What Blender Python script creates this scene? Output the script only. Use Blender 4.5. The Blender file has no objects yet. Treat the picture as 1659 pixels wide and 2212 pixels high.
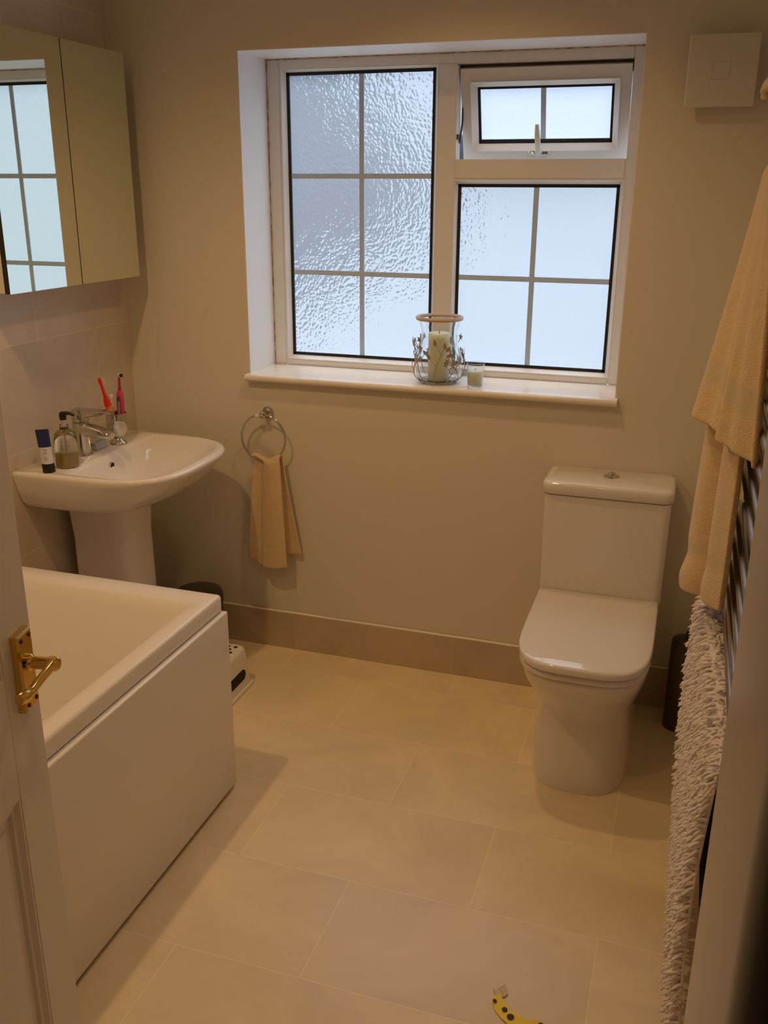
import bpy, bmesh, math, random
from mathutils import Vector, Matrix, noise as mnoise
random.seed(7)
PI = math.pi
C = bpy.context.scene.collection
sc = bpy.context.scene

# ------------------------------------------------------------------ camera
cam_d = bpy.data.cameras.new('camera')
cam = bpy.data.objects.new('camera', cam_d)
C.objects.link(cam)
sc.camera = cam
YAW, PITCH, ROLL, FPX = 0.3138, -0.3294, 0.0058, 2016.47
cam_d.sensor_fit = 'VERTICAL'
cam_d.sensor_height = 36.0
cam_d.lens = FPX * 36.0 / 2212.0
cam_d.clip_start = 0.01
Fv = Vector((-math.sin(YAW) * math.cos(PITCH), math.cos(YAW) * math.cos(PITCH), math.sin(PITCH)))
Rv = Vector((math.cos(YAW), math.sin(YAW), 0))
Uv = Rv.cross(Fv)
R2 = Rv * math.cos(ROLL) + Uv * math.sin(ROLL)
U2 = -Rv * math.sin(ROLL) + Uv * math.cos(ROLL)
M = Matrix((R2, U2, -Fv)).transposed().to_4x4()
M.translation = Vector((1.8944, -2.8975, 1.6192))
cam.matrix_world = M

# ------------------------------------------------------------------ colour, world, lamps
sc.view_settings.view_transform = 'Standard'
sc.view_settings.look = 'None'
sc.view_settings.exposure = 0.0
sc.view_settings.gamma = 1.0
sc.view_settings.use_curve_mapping = False

SKY = 1.0
world = bpy.data.worlds.new('overcast_sky')
sc.world = world
world.use_nodes = True
nt = world.node_tree
nt.nodes.clear()
w_out = nt.nodes.new('ShaderNodeOutputWorld')
w_bg = nt.nodes.new('ShaderNodeBackground')
w_tc = nt.nodes.new('ShaderNodeTexCoord')
w_sep = nt.nodes.new('ShaderNodeSeparateXYZ')
w_rmp = nt.nodes.new('ShaderNodeValToRGB')
w_map = nt.nodes.new('ShaderNodeMapRange')
w_map.inputs['From Min'].default_value = -1
w_map.inputs['From Max'].default_value = 1
nt.links.new(w_tc.outputs['Generated'], w_sep.inputs[0])
nt.links.new(w_sep.outputs['Z'], w_map.inputs['Value'])
nt.links.new(w_map.outputs[0], w_rmp.inputs[0])
nt.links.new(w_rmp.outputs[0], w_bg.inputs[0])
nt.links.new(w_bg.outputs[0], w_out.inputs[0])
cr = w_rmp.color_ramp
cr.elements[0].position = 0.0
cr.elements[0].color = (0.62, 0.70, 0.78, 1)
cr.elements[1].position = 1.0
cr.elements[1].color = (4.2, 4.5, 5.0, 1)
e = cr.elements.new(0.5)
e.color = (0.54, 0.66, 0.80, 1)
e = cr.elements.new(0.62)
e.color = (0.60, 0.76, 1.05, 1)
e = cr.elements.new(0.74)
e.color = (2.6, 2.8, 3.2, 1)
w_bg.inputs[1].default_value = SKY

LAMP_COL = (1.0, 0.63, 0.29)


def lamp(x, y, power, size=0.03, spot=164):
    d = bpy.data.lights.new('ceiling_spot', 'SPOT')
    d.energy = power
    d.color = LAMP_COL
    d.shadow_soft_size = size
    d.spot_size = math.radians(spot)
    d.spot_blend = 0.9
    o = bpy.data.objects.new('ceiling_spot', d)
    o.location = (x, y, 2.385)
    C.objects.link(o)
    return o


lamp(0.48, -1.40, 30)
lamp(1.22, -0.60, 18, spot=138)
lamp(1.45, -1.85, 7.5)


# ------------------------------------------------------------------ helpers
def mat(name, col, rough=0.5, metal=0.0, spec=0.5, bump=0.0, bscale=60, var=0.0, vscale=4, coat=0.0, trans=0.0, ior=1.45,
        sheen=0.0, sss=0.0, alpha=1.0, bdist=0.002):
    m = bpy.data.materials.new(name)
    m.use_nodes = True
    t = m.node_tree
    b = t.nodes['Principled BSDF']
    b.inputs['Base Color'].default_value = (*col, 1)
    b.inputs['Roughness'].default_value = rough
    b.inputs['Metallic'].default_value = metal
    b.inputs['Specular IOR Level'].default_value = spec
    b.inputs['Coat Weight'].default_value = coat
    b.inputs['Transmission Weight'].default_value = trans
    b.inputs['IOR'].default_value = ior
    b.inputs['Sheen Weight'].default_value = sheen
    b.inputs['Subsurface Weight'].default_value = sss
    b.inputs['Subsurface Scale'].default_value = 0.03
    b.inputs['Subsurface Radius'].default_value = (1.0, 0.95, 0.75)
    tc = t.nodes.new('ShaderNodeTexCoord')
    if var > 0:
        n = t.nodes.new('ShaderNodeTexNoise')
        n.inputs['Scale'].default_value = vscale
        n.inputs['Detail'].default_value = 5
        r = t.nodes.new('ShaderNodeValToRGB')
        r.color_ramp.elements[0].position = 0.3
        r.color_ramp.elements[1].position = 0.7
        r.color_ramp.elements[0].color = (*[c * (1 - var) for c in col], 1)
        r.color_ramp.elements[1].color = (*[min(1, c * (1 + var)) for c in col], 1)
        t.links.new(tc.outputs['Object'], n.inputs['Vector'])
        t.links.new(n.outputs['Fac'], r.inputs[0])
        t.links.new(r.outputs[0], b.inputs['Base Color'])
    if bump > 0:
        n = t.nodes.new('ShaderNodeTexNoise')
        n.inputs['Scale'].default_value = bscale
        n.inputs['Detail'].default_value = 3
        bp = t.nodes.new('ShaderNodeBump')
        bp.inputs['Strength'].default_value = bump
        bp.inputs['Distance'].default_value = bdist
        t.links.new(tc.outputs['Object'], n.inputs['Vector'])
        t.links.new(n.outputs['Fac'], bp.inputs['Height'])
        t.links.new(bp.outputs[0], b.inputs['Normal'])
    return m


def obj(name, bm, m, parent=None, smooth=False, local=False, mats=None):
    """link a bmesh (world coordinates) as ONE mesh object"""
    bmesh.ops.recalc_face_normals(bm, faces=bm.faces[:])
    if parent is not None and not local:
        o3 = wloc(parent)
        bmesh.ops.translate(bm, verts=bm.verts[:], vec=-o3)
    me = bpy.data.meshes.new(name)
    bm.to_mesh(me)
    bm.free()
    if mats:
        for q in mats:
            me.materials.append(q)
    else:
        me.materials.append(m)
    if smooth:
        for p in me.polygons:
            p.use_smooth = True
        me.set_sharp_from_angle(angle=math.radians(42 if smooth is True else smooth))
    o = bpy.data.objects.new(name, me)
    C.objects.link(o)
    o.parent = parent
    return o


def wloc(o):
    v = Vector((0, 0, 0))
    while o is not None:
        v += Vector(o.location)
        o = o.parent
    return v


def tag(o, label=None, cat=None, group=None, kind=None):
    if label:
        o['label'] = label
    if cat:
        o['category'] = cat
    if group:
        o['group'] = group
    if kind:
        o['kind'] = kind
    return o


def thing(name, loc, label, cat, group=None, rot=None):
    o = bpy.data.objects.new(name, None)
    o.empty_display_size = 0.05
    o.location = loc
    if rot is not None:
        o.rotation_euler = rot
    C.objects.link(o)
    return tag(o, label, cat, group)


def struct(name, bm, m, parent=None, smooth=False, mats=None):
    o = obj(name, bm, m, parent, smooth, mats=mats)
    if parent is None:
        o['kind'] = 'structure'
    return o


def nb():
    return bmesh.new()


def box(bm, x0, x1, y0, y1, z0, z1, bevel=0.0, seg=2, mi=0):
    r = bmesh.ops.create_cube(bm, size=1.0)
    vs = r['verts']
    for v in vs:
        v.co = Vector(((x0 + x1) / 2 + v.co.x * (x1 - x0), (y0 + y1) / 2 + v.co.y * (y1 - y0), (z0 + z1) / 2 + v.co.z * (z1 - z0)))
    fs = list({f for v in vs for f in v.link_faces})
    for f in fs:
        f.material_index = mi
    if bevel > 0:
        es = list({e for v in vs for e in v.link_edges})
        bmesh.ops.bevel(bm, geom=es, offset=bevel, segments=seg, profile=0.5, affect='EDGES')
    return vs


def loft(bm, rings, cap0=True, cap1=True, closed=True, mi=0):
    vr = [[bm.verts.new(p) for p in r] for r in rings]
    n = len(rings[0])
    for a, b in zip(vr[:-1], vr[1:]):
        for i in range(n if closed else n - 1):
            j = (i + 1) % n
            f = bm.faces.new((a[i], a[j], b[j], b[i]))
            f.material_index = mi
    if cap0:
        bm.faces.new(vr[0][::-1]).material_index = mi
    if cap1:
        bm.faces.new(vr[-1]).material_index = mi
    return vr


def lathe(bm, prof, cx, cy, cz, seg=32, cap0=True, cap1=True, axis='z', mi=0):
    rings = []
    for r, h in prof:
        ring = []
        for i in range(seg):
            a = 2 * PI * i / seg
            c, s = r * math.cos(a), r * math.sin(a)
            if axis == 'z':
                ring.append((cx + c, cy + s, cz + h))
            elif axis == 'x':
                ring.append((cx + h, cy + c, cz + s))
            else:
                ring.append((cx + c, cy + h, cz + s))
        rings.append(ring)
    loft(bm, rings, cap0, cap1, mi=mi)


def tube(bm, pts, r, seg=10, closed=False, cap=True, mi=0):
    pts = [Vector(p) for p in pts]
    n = len(pts)
    rings = []
    prev = None
    for i in range(n):
        if closed:
            t = (pts[(i + 1) % n] - pts[i - 1]).normalized()
        else:
            t = (pts[min(i + 1, n - 1)] - pts[max(i - 1, 0)]).normalized()
        if prev is None:
            a = Vector((0, 0, 1)) if abs(t.z) < 0.9 else Vector((1, 0, 0))
            u = t.cross(a).normalized()
        else:
            u = (prev - t * prev.dot(t)).normalized()
        prev = u
        v = t.cross(u)
        rr = r[i] if isinstance(r, (list, tuple)) else r
        rings.append([pts[i] + (u * math.cos(2 * PI * k / seg) + v * math.sin(2 * PI * k / seg)) * rr for k in range(seg)])
    if closed:
        rings.append(rings[0])
        vr = [[bm.verts.new(p) for p in q] for q in rings[:-1]]
        vr.append(vr[0])
        for a, b in zip(vr[:-1], vr[1:]):
            for i in range(seg):
                j = (i + 1) % seg
                bm.faces.new((a[i], a[j], b[j], b[i])).material_index = mi
    else:
        loft(bm, rings, cap, cap, mi=mi)


def rrect(x0, x1, y0, y1, r, z, n=6):
    pts = []
    for cx, cy, a0 in ((x1 - r, y1 - r, 0), (x0 + r, y1 - r, 90), (x0 + r, y0 + r, 180), (x1 - r, y0 + r, 270)):
        for k in range(n + 1):
            a = math.radians(a0 + 90 * k / n)
            pts.append((cx + r * math.cos(a), cy + r * math.sin(a), z))
    return pts


def dshape(w, b, m, f, p=3.0, n=28, nb_=6, ns=4):
    """D outline in (s, d): straight back at d=b, sides to d=m, superellipse front to d=f; s is across"""
    pts = []
    for k in range(nb_):
        pts.append((-w + 2 * w * k / nb_, b))
    for k in range(ns):
        pts.append((w, b + (m - b) * k / ns))
    for k in range(n + 1):
        a = PI * k / n
        c, s = math.cos(a), math.sin(a)
        pts.append((w * math.copysign(abs(c) ** (2 / p), c), m + (f - m) * abs(s) ** (2 / p)))
    for k in range(ns):
        pts.append((-w, m + (b - m) * (k + 1) / ns if k < ns - 1 else b + (m - b) * 0.12))
    return pts


def prism(bm, outline, z0, z1, mi=0):
    loft(bm, [[(x, y, z0) for x, y in outline], [(x, y, z1) for x, y in outline]], mi=mi)


def copy_tree(root, loc):
    r = root.copy()
    C.objects.link(r)
    r.location = loc
    for ch in list(root.children):
        c = ch.copy()
        C.objects.link(c)
        c.parent = r
    return r


# ------------------------------------------------------------------ materials
M_wall = mat('cream_paint', (0.74, 0.68, 0.56), 0.55, bump=0.15, bscale=350, bdist=0.0006)
M_white_paint = mat('white_paint', (0.86, 0.85, 0.84), 0.45)
M_ceil = mat('ceiling_paint', (0.8, 0.78, 0.72), 0.7)
M_hall = mat('hall_paint', (0.10, 0.055, 0.03), 0.7)
M_upvc = mat('white_upvc', (0.80, 0.78, 0.75), 0.3)
M_gasket = mat('black_rubber', (0.012, 0.012, 0.014), 0.6)
M_bar = mat('grey_glazing_bar', (0.50, 0.62, 0.80), 0.5)
M_sill = mat('cream_sill', (0.86, 0.80, 0.70), 0.22, var=0.03, vscale=12)
M_ceramic = mat('white_ceramic', (0.84, 0.79, 0.74), 0.09, coat=0.4)
M_acrylic = mat('white_acrylic', (0.86, 0.81, 0.75), 0.16)
M_acrylic_lit = mat('warm_lit_acrylic', (0.82, 0.68, 0.50), 0.22)  # unused; warm lamplight mixed into the acrylic colour
M_chrome = mat('chrome', (0.64, 0.63, 0.57), 0.07, metal=1)
M_rail = mat('dull_chrome', (0.32, 0.28, 0.23), 0.33, metal=1)
M_brass = mat('polished_brass', (0.78, 0.52, 0.16), 0.14, metal=1)
M_screw = mat('dark_brass_screw', (0.16, 0.09, 0.03), 0.4, metal=0.8)
M_mirror = mat('mirror', (0.80, 0.84, 0.74), 0.01, metal=1)
M_edge = mat('dark_mirror_edge', (0.02, 0.02, 0.015), 0.5)
M_white_lac = mat('white_lacquer', (0.74, 0.71, 0.66), 0.35)
M_door = mat('door_gloss_white', (0.76, 0.71, 0.66), 0.32, bump=0.1, bscale=90, bdist=0.0008)
M_black = mat('black_plastic', (0.012, 0.010, 0.010), 0.35)
M_plastic = mat('white_plastic', (0.80, 0.76, 0.68), 0.4)
M_grey_metal = mat('dark_grey_metal', (0.075, 0.065, 0.05), 0.35, metal=0.3)
M_brush = mat('brown_grey_metal', (0.11, 0.085, 0.055), 0.3, metal=0.6)
M_shade_wick = mat('shade_and_wick', (0.02, 0.015, 0.01), 0.8)  # near-black: shade painted into holes and gaps, also candle wicks
M_glass = mat('clear_glass', (0.97, 0.99, 0.99), 0.0, trans=1.0, ior=1.45)
M_wax = mat('cream_wax', (0.95, 0.90, 0.68), 0.45, sss=1.0)
M_rim = mat('beige_rim', (0.62, 0.48, 0.38), 0.4)
M_wire = mat('pale_wire', (0.50, 0.45, 0.38), 0.45, metal=0.5)
M_leaf = mat('tan_metal_leaf', (0.42, 0.30, 0.17), 0.4, metal=0.3)
M_liquid = mat('yellow_soap', (0.90, 0.66, 0.10), 0.1, trans=0.0, sss=0.4)
M_navy = mat('navy_plastic', (0.018, 0.025, 0.11), 0.35)
M_label = mat('white_label', (0.70, 0.68, 0.70), 0.5)
M_print = mat('grey_print', (0.33, 0.34, 0.42), 0.6)
M_orange = mat('orange_rubber', (0.85, 0.22, 0.015), 0.4)
M_red = mat('red_plastic', (0.75, 0.025, 0.015), 0.35)
M_pink = mat('pink_plastic', (0.62, 0.05, 0.18), 0.35)
M_darkpink = mat('dark_pink_plastic', (0.42, 0.02, 0.08), 0.35)
M_bristle = mat('pale_bristle', (0.55, 0.57, 0.62), 0.7)
M_dbristle = mat('dark_bristle', (0.03, 0.03, 0.05), 0.7)
M_grey_pl = mat('grey_plastic', (0.28, 0.24, 0.22), 0.4)
M_clear_pl = mat('clear_plastic', (0.85, 0.84, 0.82), 0.15, trans=0.6, ior=1.4)
M_yellow = mat('yellow_foil', (0.95, 0.70, 0.03), 0.35)
M_spot = mat('dark_brown_spot', (0.05, 0.022, 0.003), 0.5)
M_torn = mat('torn_paper', (0.66, 0.55, 0.40), 0.7, var=0.2, vscale=120)
M_violet = mat('dark_plum_plastic', (0.03, 0.008, 0.03), 0.35)
M_fan = mat('fan_plastic', (0.70, 0.66, 0.56), 0.4)
M_chenille = mat('white_chenille', (0.84, 0.76, 0.74), 0.9, sheen=0.3)
M_caulk = mat('white_sealant', (0.95, 0.90, 0.78), 0.35)
M_tree = mat('tree_foliage', (0.03, 0.10, 0.035), 0.9, var=0.5, vscale=2)
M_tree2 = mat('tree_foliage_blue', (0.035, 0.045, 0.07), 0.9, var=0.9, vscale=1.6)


def cloth_mat(name, col, scale=900):
    m = bpy.data.materials.new(name)
    m.use_nodes = True
    t = m.node_tree
    b = t.nodes['Principled BSDF']
    b.inputs['Roughness'].default_value = 0.95
    b.inputs['Specular IOR Level'].default_value = 0.1
    b.inputs['Sheen Weight'].default_value = 0.4
    tc = t.nodes.new('ShaderNodeTexCoord')
    n = t.nodes.new('ShaderNodeTexNoise')
    n.inputs['Scale'].default_value = scale
    n.inputs['Detail'].default_value = 2
    n2 = t.nodes.new('ShaderNodeTexNoise')
    n2.inputs['Scale'].default_value = 45
    r = t.nodes.new('ShaderNodeMix')
    r.data_type = 'RGBA'
    r.inputs['A'].default_value = (*[c * 0.78 for c in col], 1)
    r.inputs['B'].default_value = (*[min(1, c * 1.1) for c in col], 1)
    t.links.new(tc.outputs['Object'], n.inputs['Vector'])
    t.links.new(tc.outputs['Object'], n2.inputs['Vector'])
    t.links.new(n.outputs['Fac'], r.inputs['Factor'])
    t.links.new(r.outputs['Result'], b.inputs['Base Color'])
    ad = t.nodes.new('ShaderNodeMath')
    ad.operation = 'ADD'
    t.links.new(n.outputs['Fac'], ad.inputs[0])
    t.links.new(n2.outputs['Fac'], ad.inputs[1])
    bp = t.nodes.new('ShaderNodeBump')
    bp.inputs['Strength'].default_value = 0.9
    bp.inputs['Distance'].default_value = 0.003
    t.links.new(ad.outputs[0], bp.inputs['Height'])
    t.links.new(bp.outputs[0], b.inputs['Normal'])
    return m


M_towel = cloth_mat('beige_terry', (0.84, 0.62, 0.36), 420)
M_towel2 = cloth_mat('gold_terry', (0.86, 0.62, 0.33), 380)
M_towel_band = cloth_mat('beige_woven_band', (0.96, 0.74, 0.43), 900)


def tile_mat(name, base, grout, kind):
    """large stone tiles; kind 'floor' staggers the joints, 'wall' for the left wall, 'skirt' for the tile skirting"""
    m = bpy.data.materials.new(name)
    m.use_nodes = True
    t = m.node_tree
    b = t.nodes['Principled BSDF']
    tc = t.nodes.new('ShaderNodeTexCoord')
    sp = t.nodes.new('ShaderNodeSeparateXYZ')
    t.links.new(tc.outputs['Object'], sp.inputs[0])

    def mth(op, a, b2=None, c=None):
        n = t.nodes.new('ShaderNodeMath')
        n.operation = op
        for i, v in enumerate((a, b2, c)):
            if v is None:
                continue
            if isinstance(v, (int, float)):
                n.inputs[i].default_value = v
            else:
                t.links.new(v, n.inputs[i])
        return n.outputs[0]

    def near(coord, origin, pitch, half):   # 1 on the joint line
        u = mth('DIVIDE', mth('SUBTRACT', coord, origin), pitch)
        fr = mth('FRACT', u)
        d = mth('MINIMUM', fr, mth('SUBTRACT', 1.0, fr))
        return mth('LESS_THAN', mth('MULTIPLY', d, pitch), half), mth('FLOOR', u)

    if kind == 'floor':
        h, row = near(sp.outputs['Y'], -0.155, 0.32, 0.0013)
        odd = mth('ABSOLUTE', mth('MODULO', row, 2.0))
        xo = mth('ADD', sp.outputs['X'], mth('MULTIPLY', odd, 0.303))
        v, colm = near(xo, 1.232, 0.606, 0.0013)
        j = mth('MAXIMUM', h, v)
    elif kind == 'wall':
        h, row = near(sp.outputs['Z'], 0.547, 0.32, 0.0016)
        odd = mth('ABSOLUTE', mth('MODULO', row, 2.0))
        yo = mth('ADD', sp.outputs['Y'], mth('MULTIPLY', odd, 0.3))
        v, colm = near(yo, -0.5, 0.6, 0.0012)
        j = mth('MAXIMUM', h, v)
    else:
        v, colm = near(sp.outputs['X'], 0.613, 0.6, 0.0016)
        row = colm
        j = v
    n1 = t.nodes.new('ShaderNodeTexNoise')
    n1.inputs['Scale'].default_value = 3.2
    n1.inputs['Detail'].default_value = 8
    n1.inputs['Roughness'].default_value = 0.6
    n1.inputs['Distortion'].default_value = 0.7
    cmb = t.nodes.new('ShaderNodeCombineXYZ')
    t.links.new(mth('ADD', sp.outputs['X'], mth('MULTIPLY', row, 7.3)), cmb.inputs[0])
    t.links.new(mth('ADD', sp.outputs['Y'], mth('MULTIPLY', colm, 5.1)), cmb.inputs[1])
    t.links.new(sp.outputs['Z'], cmb.inputs[2])
    t.links.new(cmb.outputs[0], n1.inputs['Vector'])
    rp = t.nodes.new('ShaderNodeValToRGB')
    rp.color_ramp.elements[0].position = 0.35
    rp.color_ramp.elements[1].position = 0.68
    rp.color_ramp.elements[0].color = (*[c * 0.90 for c in base], 1)
    rp.color_ramp.elements[1].color = (*[min(1, c * 1.07) for c in base], 1)
    t.links.new(n1.outputs['Fac'], rp.inputs[0])
    mx = t.nodes.new('ShaderNodeMix')
    mx.data_type = 'RGBA'
    mx.inputs['B'].default_value = (*grout, 1)
    t.links.new(mth('MULTIPLY', j, 0.8), mx.inputs['Factor'])
    t.links.new(rp.outputs[0], mx.inputs['A'])
    t.links.new(mx.outputs['Result'], b.inputs['Base Color'])
    b.inputs['Roughness'].default_value = 0.36 if kind == 'floor' else 0.4
    bp = t.nodes.new('ShaderNodeBump')
    bp.inputs['Strength'].default_value = 0.3
    bp.inputs['Distance'].default_value = 0.001
    t.links.new(mth('SUBTRACT', mth('MULTIPLY', n1.outputs['Fac'], 0.4), j), bp.inputs['Height'])
    t.links.new(bp.outputs[0], b.inputs['Normal'])
    return m


M_floor = tile_mat('floor_tiles', (0.88, 0.72, 0.47), (0.98, 0.84, 0.58), 'floor')
M_lwall = tile_mat('wall_tiles', (0.66, 0.56, 0.46), (0.80, 0.70, 0.58), 'wall')
M_skirt = tile_mat('skirting_tiles', (0.58, 0.46, 0.31), (0.62, 0.50, 0.35), 'skirt')


def frosted(name):
    m = bpy.data.materials.new(name)
    m.use_nodes = True
    t = m.node_tree
    t.nodes.clear()
    out = t.nodes.new('ShaderNodeOutputMaterial')
    g = t.nodes.new('ShaderNodeBsdfRefraction')
    g.inputs['Color'].default_value = (0.97, 0.98, 1, 1)
    g.inputs['Roughness'].default_value = 0.2
    g.inputs['IOR'].default_value = 1.45
    tr = t.nodes.new('ShaderNodeBsdfTranslucent')
    tr.inputs['Color'].default_value = (0.95, 0.97, 1, 1)
    gl = t.nodes.new('ShaderNodeBsdfGlossy')
    gl.inputs['Roughness'].default_value = 0.25
    m1 = t.nodes.new('ShaderNodeMixShader')
    m1.inputs[0].default_value = 0.28
    m2 = t.nodes.new('ShaderNodeMixShader')
    m2.inputs[0].default_value = 0.04
    tc = t.nodes.new('ShaderNodeTexCoord')
    mp = t.nodes.new('ShaderNodeMapping')
    mp.inputs['Scale'].default_value = (0.9, 1.0, 0.8)
    nz = t.nodes.new('ShaderNodeTexNoise')
    nz.inputs['Scale'].default_value = 9
    nz.inputs['Detail'].default_value = 3
    ad = t.nodes.new('ShaderNodeVectorMath')
    ad.operation = 'MULTIPLY_ADD'
    ad.inputs[1].default_value = (0.05, 0.0, 0.05)
    v = t.nodes.new('ShaderNodeTexVoronoi')
    v.feature = 'F1'
    v.inputs['Scale'].default_value = 105
    bp = t.nodes.new('ShaderNodeBump')
    bp.inputs['Strength'].default_value = 1.0
    bp.inputs['Distance'].default_value = 0.0019
    t.links.new(tc.outputs['Object'], nz.inputs['Vector'])
    t.links.new(nz.outputs['Color'], ad.inputs[0])
    t.links.new(tc.outputs['Object'], ad.inputs[2])
    t.links.new(ad.outputs[0], mp.inputs['Vector'])
    t.links.new(mp.outputs[0], v.inputs['Vector'])
    n5 = t.nodes.new('ShaderNodeTexNoise')
    n5.inputs['Scale'].default_value = 11
    n5.inputs['Detail'].default_value = 4
    n5.inputs['Roughness'].default_value = 0.65
    ma = t.nodes.new('ShaderNodeMath')
    ma.operation = 'MULTIPLY_ADD'
    ma.inputs[1].default_value = 2.0
    t.links.new(tc.outputs['Object'], n5.inputs['Vector'])
    t.links.new(n5.outputs['Fac'], ma.inputs[0])
    t.links.new(v.outputs['Distance'], ma.inputs[2])
    t.links.new(ma.outputs[0], bp.inputs['Height'])
    t.links.new(bp.outputs[0], g.inputs['Normal'])
    t.links.new(g.outputs[0], m1.inputs[1])
    t.links.new(tr.outputs[0], m1.inputs[2])
    t.links.new(m1.outputs[0], m2.inputs[1])
    t.links.new(gl.outputs[0], m2.inputs[2])
    t.links.new(m2.outputs[0], out.inputs[0])
    return m


M_frost = frosted('patterned_obscure_glass')
M_outer = bpy.data.materials.new('outer_clear_face')
M_outer.use_nodes = True
_t = M_outer.node_tree
_t.nodes.clear()
_o = _t.nodes.new('ShaderNodeOutputMaterial')
_b = _t.nodes.new('ShaderNodeBsdfTransparent')
_b.inputs['Color'].default_value = (0.97, 0.98, 0.98, 1)
_t.links.new(_b.outputs[0], _o.inputs[0])

# ------------------------------------------------------------------ the room
WL, WR, ZT, ZB = 0.468, 1.695, 2.033, 1.028     # window opening
RX, FY, CZ = 2.12, -2.60, 2.40                  # right wall, front wall, ceiling

bm = nb(); box(bm, -0.1, RX + 0.1, FY - 1.8, 0.3, -0.1, 0.0)
struct('floor', bm, M_floor)
bm = nb(); box(bm, -0.1, RX + 0.1, FY - 0.1, 0.3, CZ, CZ + 0.1)
struct('ceiling', bm, M_ceil)
bm = nb()
e3 = 0.003
box(bm, -0.1, WL - e3, 0, 0.28, 0, CZ)
box(bm, WR + e3, RX + 0.1, 0, 0.28, 0, CZ)
box(bm, WL - e3, WR + e3, 0, 0.28, 0, ZB - 0.022)
box(bm, WL - e3, WR + e3, 0, 0.28, ZT + e3, CZ)
struct('wall_back', bm, M_wall)
bm = nb(); box(bm, -0.1, 0, FY - 0.1, 0, 0, CZ)
struct('wall_left', bm, M_lwall)
bm = nb(); box(bm, RX, RX + 0.1, FY - 0.1, 0, 0, CZ)
struct('wall_right', bm, M_wall)
bm = nb()
box(bm, 0, 1.135, FY - 0.1, FY, 0, CZ)
box(bm, 1.95, RX, FY - 0.1, FY, 0, CZ)
box(bm, 1.135, 1.95, FY - 0.1, FY, 2.04, CZ)
struct('wall_front', bm, M_wall)
# tile skirting along the window wall, with a bead of sealant
bm = nb(); box(bm, 0.001, RX - 0.001, -0.010, 0, 0.0, 0.145, 0.0015, 1)
sk = struct('baseboard_back', bm, M_skirt)
bm = nb()
xs = [0.001 + (RX - 0.002) * k / 60 for k in range(61)]
tube(bm, [(x, -0.006, 0.146 + 0.0015 * mnoise.noise(Vector((x * 9, 0, 0)))) for x in xs],
     [0.0040 + 0.0016 * mnoise.noise(Vector((x * 7, 3, 0))) for x in xs], 8)
obj('sealant_bead', bm, M_caulk, sk, smooth=True)
# window reveal lining
bm = nb()
box(bm, WL - e3, WL, 0.001, 0.21, ZB, ZT + e3)
box(bm, WR, WR + e3, 0.001, 0.21, ZB, ZT + e3)
box(bm, WL, WR, 0.001, 0.21, ZT, ZT + e3)
struct('trim_1', bm, M_white_paint)
# door lining and stops
bm = nb()
box(bm, 1.92, 1.95, FY - 0.115, FY + 0.015, 0, 2.01, 0.011, 4)
box(bm, 1.135, 1.165, FY - 0.115, FY + 0.015, 0, 2.01, 0.006, 3)
box(bm, 1.135, 1.95, FY - 0.115, FY + 0.015, 2.01, 2.04, 0.006, 3)
box(bm, 1.949, 2.01, FY - 0.002, FY + 0.015, 0, 2.09, 0.006, 3)
struct('trim_2', bm, M_door, smooth=True)
# dark unlit hall behind the camera
bm = nb()
box(bm, -0.1, 1.10, FY - 0.13, FY - 0.10, 0, CZ)
box(bm, 1.951, RX + 0.1, FY - 0.13, FY - 0.10, 0, CZ)
box(bm, -0.1, 0, FY - 1.8, FY - 0.13, 0, CZ)
box(bm, RX, RX + 0.1, FY - 1.8, FY - 0.13, 0, CZ)
box(bm, -0.1, RX + 0.1, FY - 1.9, FY - 1.8, 0, CZ)
box(bm, -0.1, RX + 0.1, FY - 1.9, FY - 0.10, CZ, CZ + 0.1)
struct('wall_hall', bm, M_hall)

# ------------------------------------------------------------------ window
win = bpy.data.objects.new('window_1', None)
win.location = (1.08, 0.235, ZB)
C.objects.link(win)
tag(win, 'white double glazed window with patterned obscure glass and grey bars', kind='structure')
GX0, GX1, GZ0, GZ1 = 0.530, 1.045, 1.063, 1.994      # left pane
HX0, HX1, HZ0, HZ1 = 1.127, 1.640, 1.063, 1.648      # lower right pane
VX0, VX1, VZ0, VZ1 = 1.120, 1.652, 1.722, 2.000      # vent opening
FY0, FY1 = 0.207, 0.265
bm = nb()
box(bm, WL, GX0 - 0.016, FY0, FY1, ZB, ZT)
box(bm, VX1 + 0.001, WR, FY0, FY1, ZB, ZT)
box(bm, GX0 - 0.016, VX1 + 0.001, FY0, FY1, ZB, GZ0 - 0.014)
box(bm, GX0 - 0.016, VX1 + 0.001, FY0, FY1, VZ1, ZT)
box(bm, GX1 + 0.014, VX0, FY0, FY1, GZ0 - 0.014, VZ1)
box(bm, VX0, VX1 + 0.001, FY0, FY1, HZ1 + 0.014, VZ1 - 0.278)
bmesh.ops.bevel(bm, geom=bm.edges[:], offset=0.003, segments=2, affect='EDGES')
obj('window_frame', bm, M_upvc, win, smooth=True)


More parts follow.
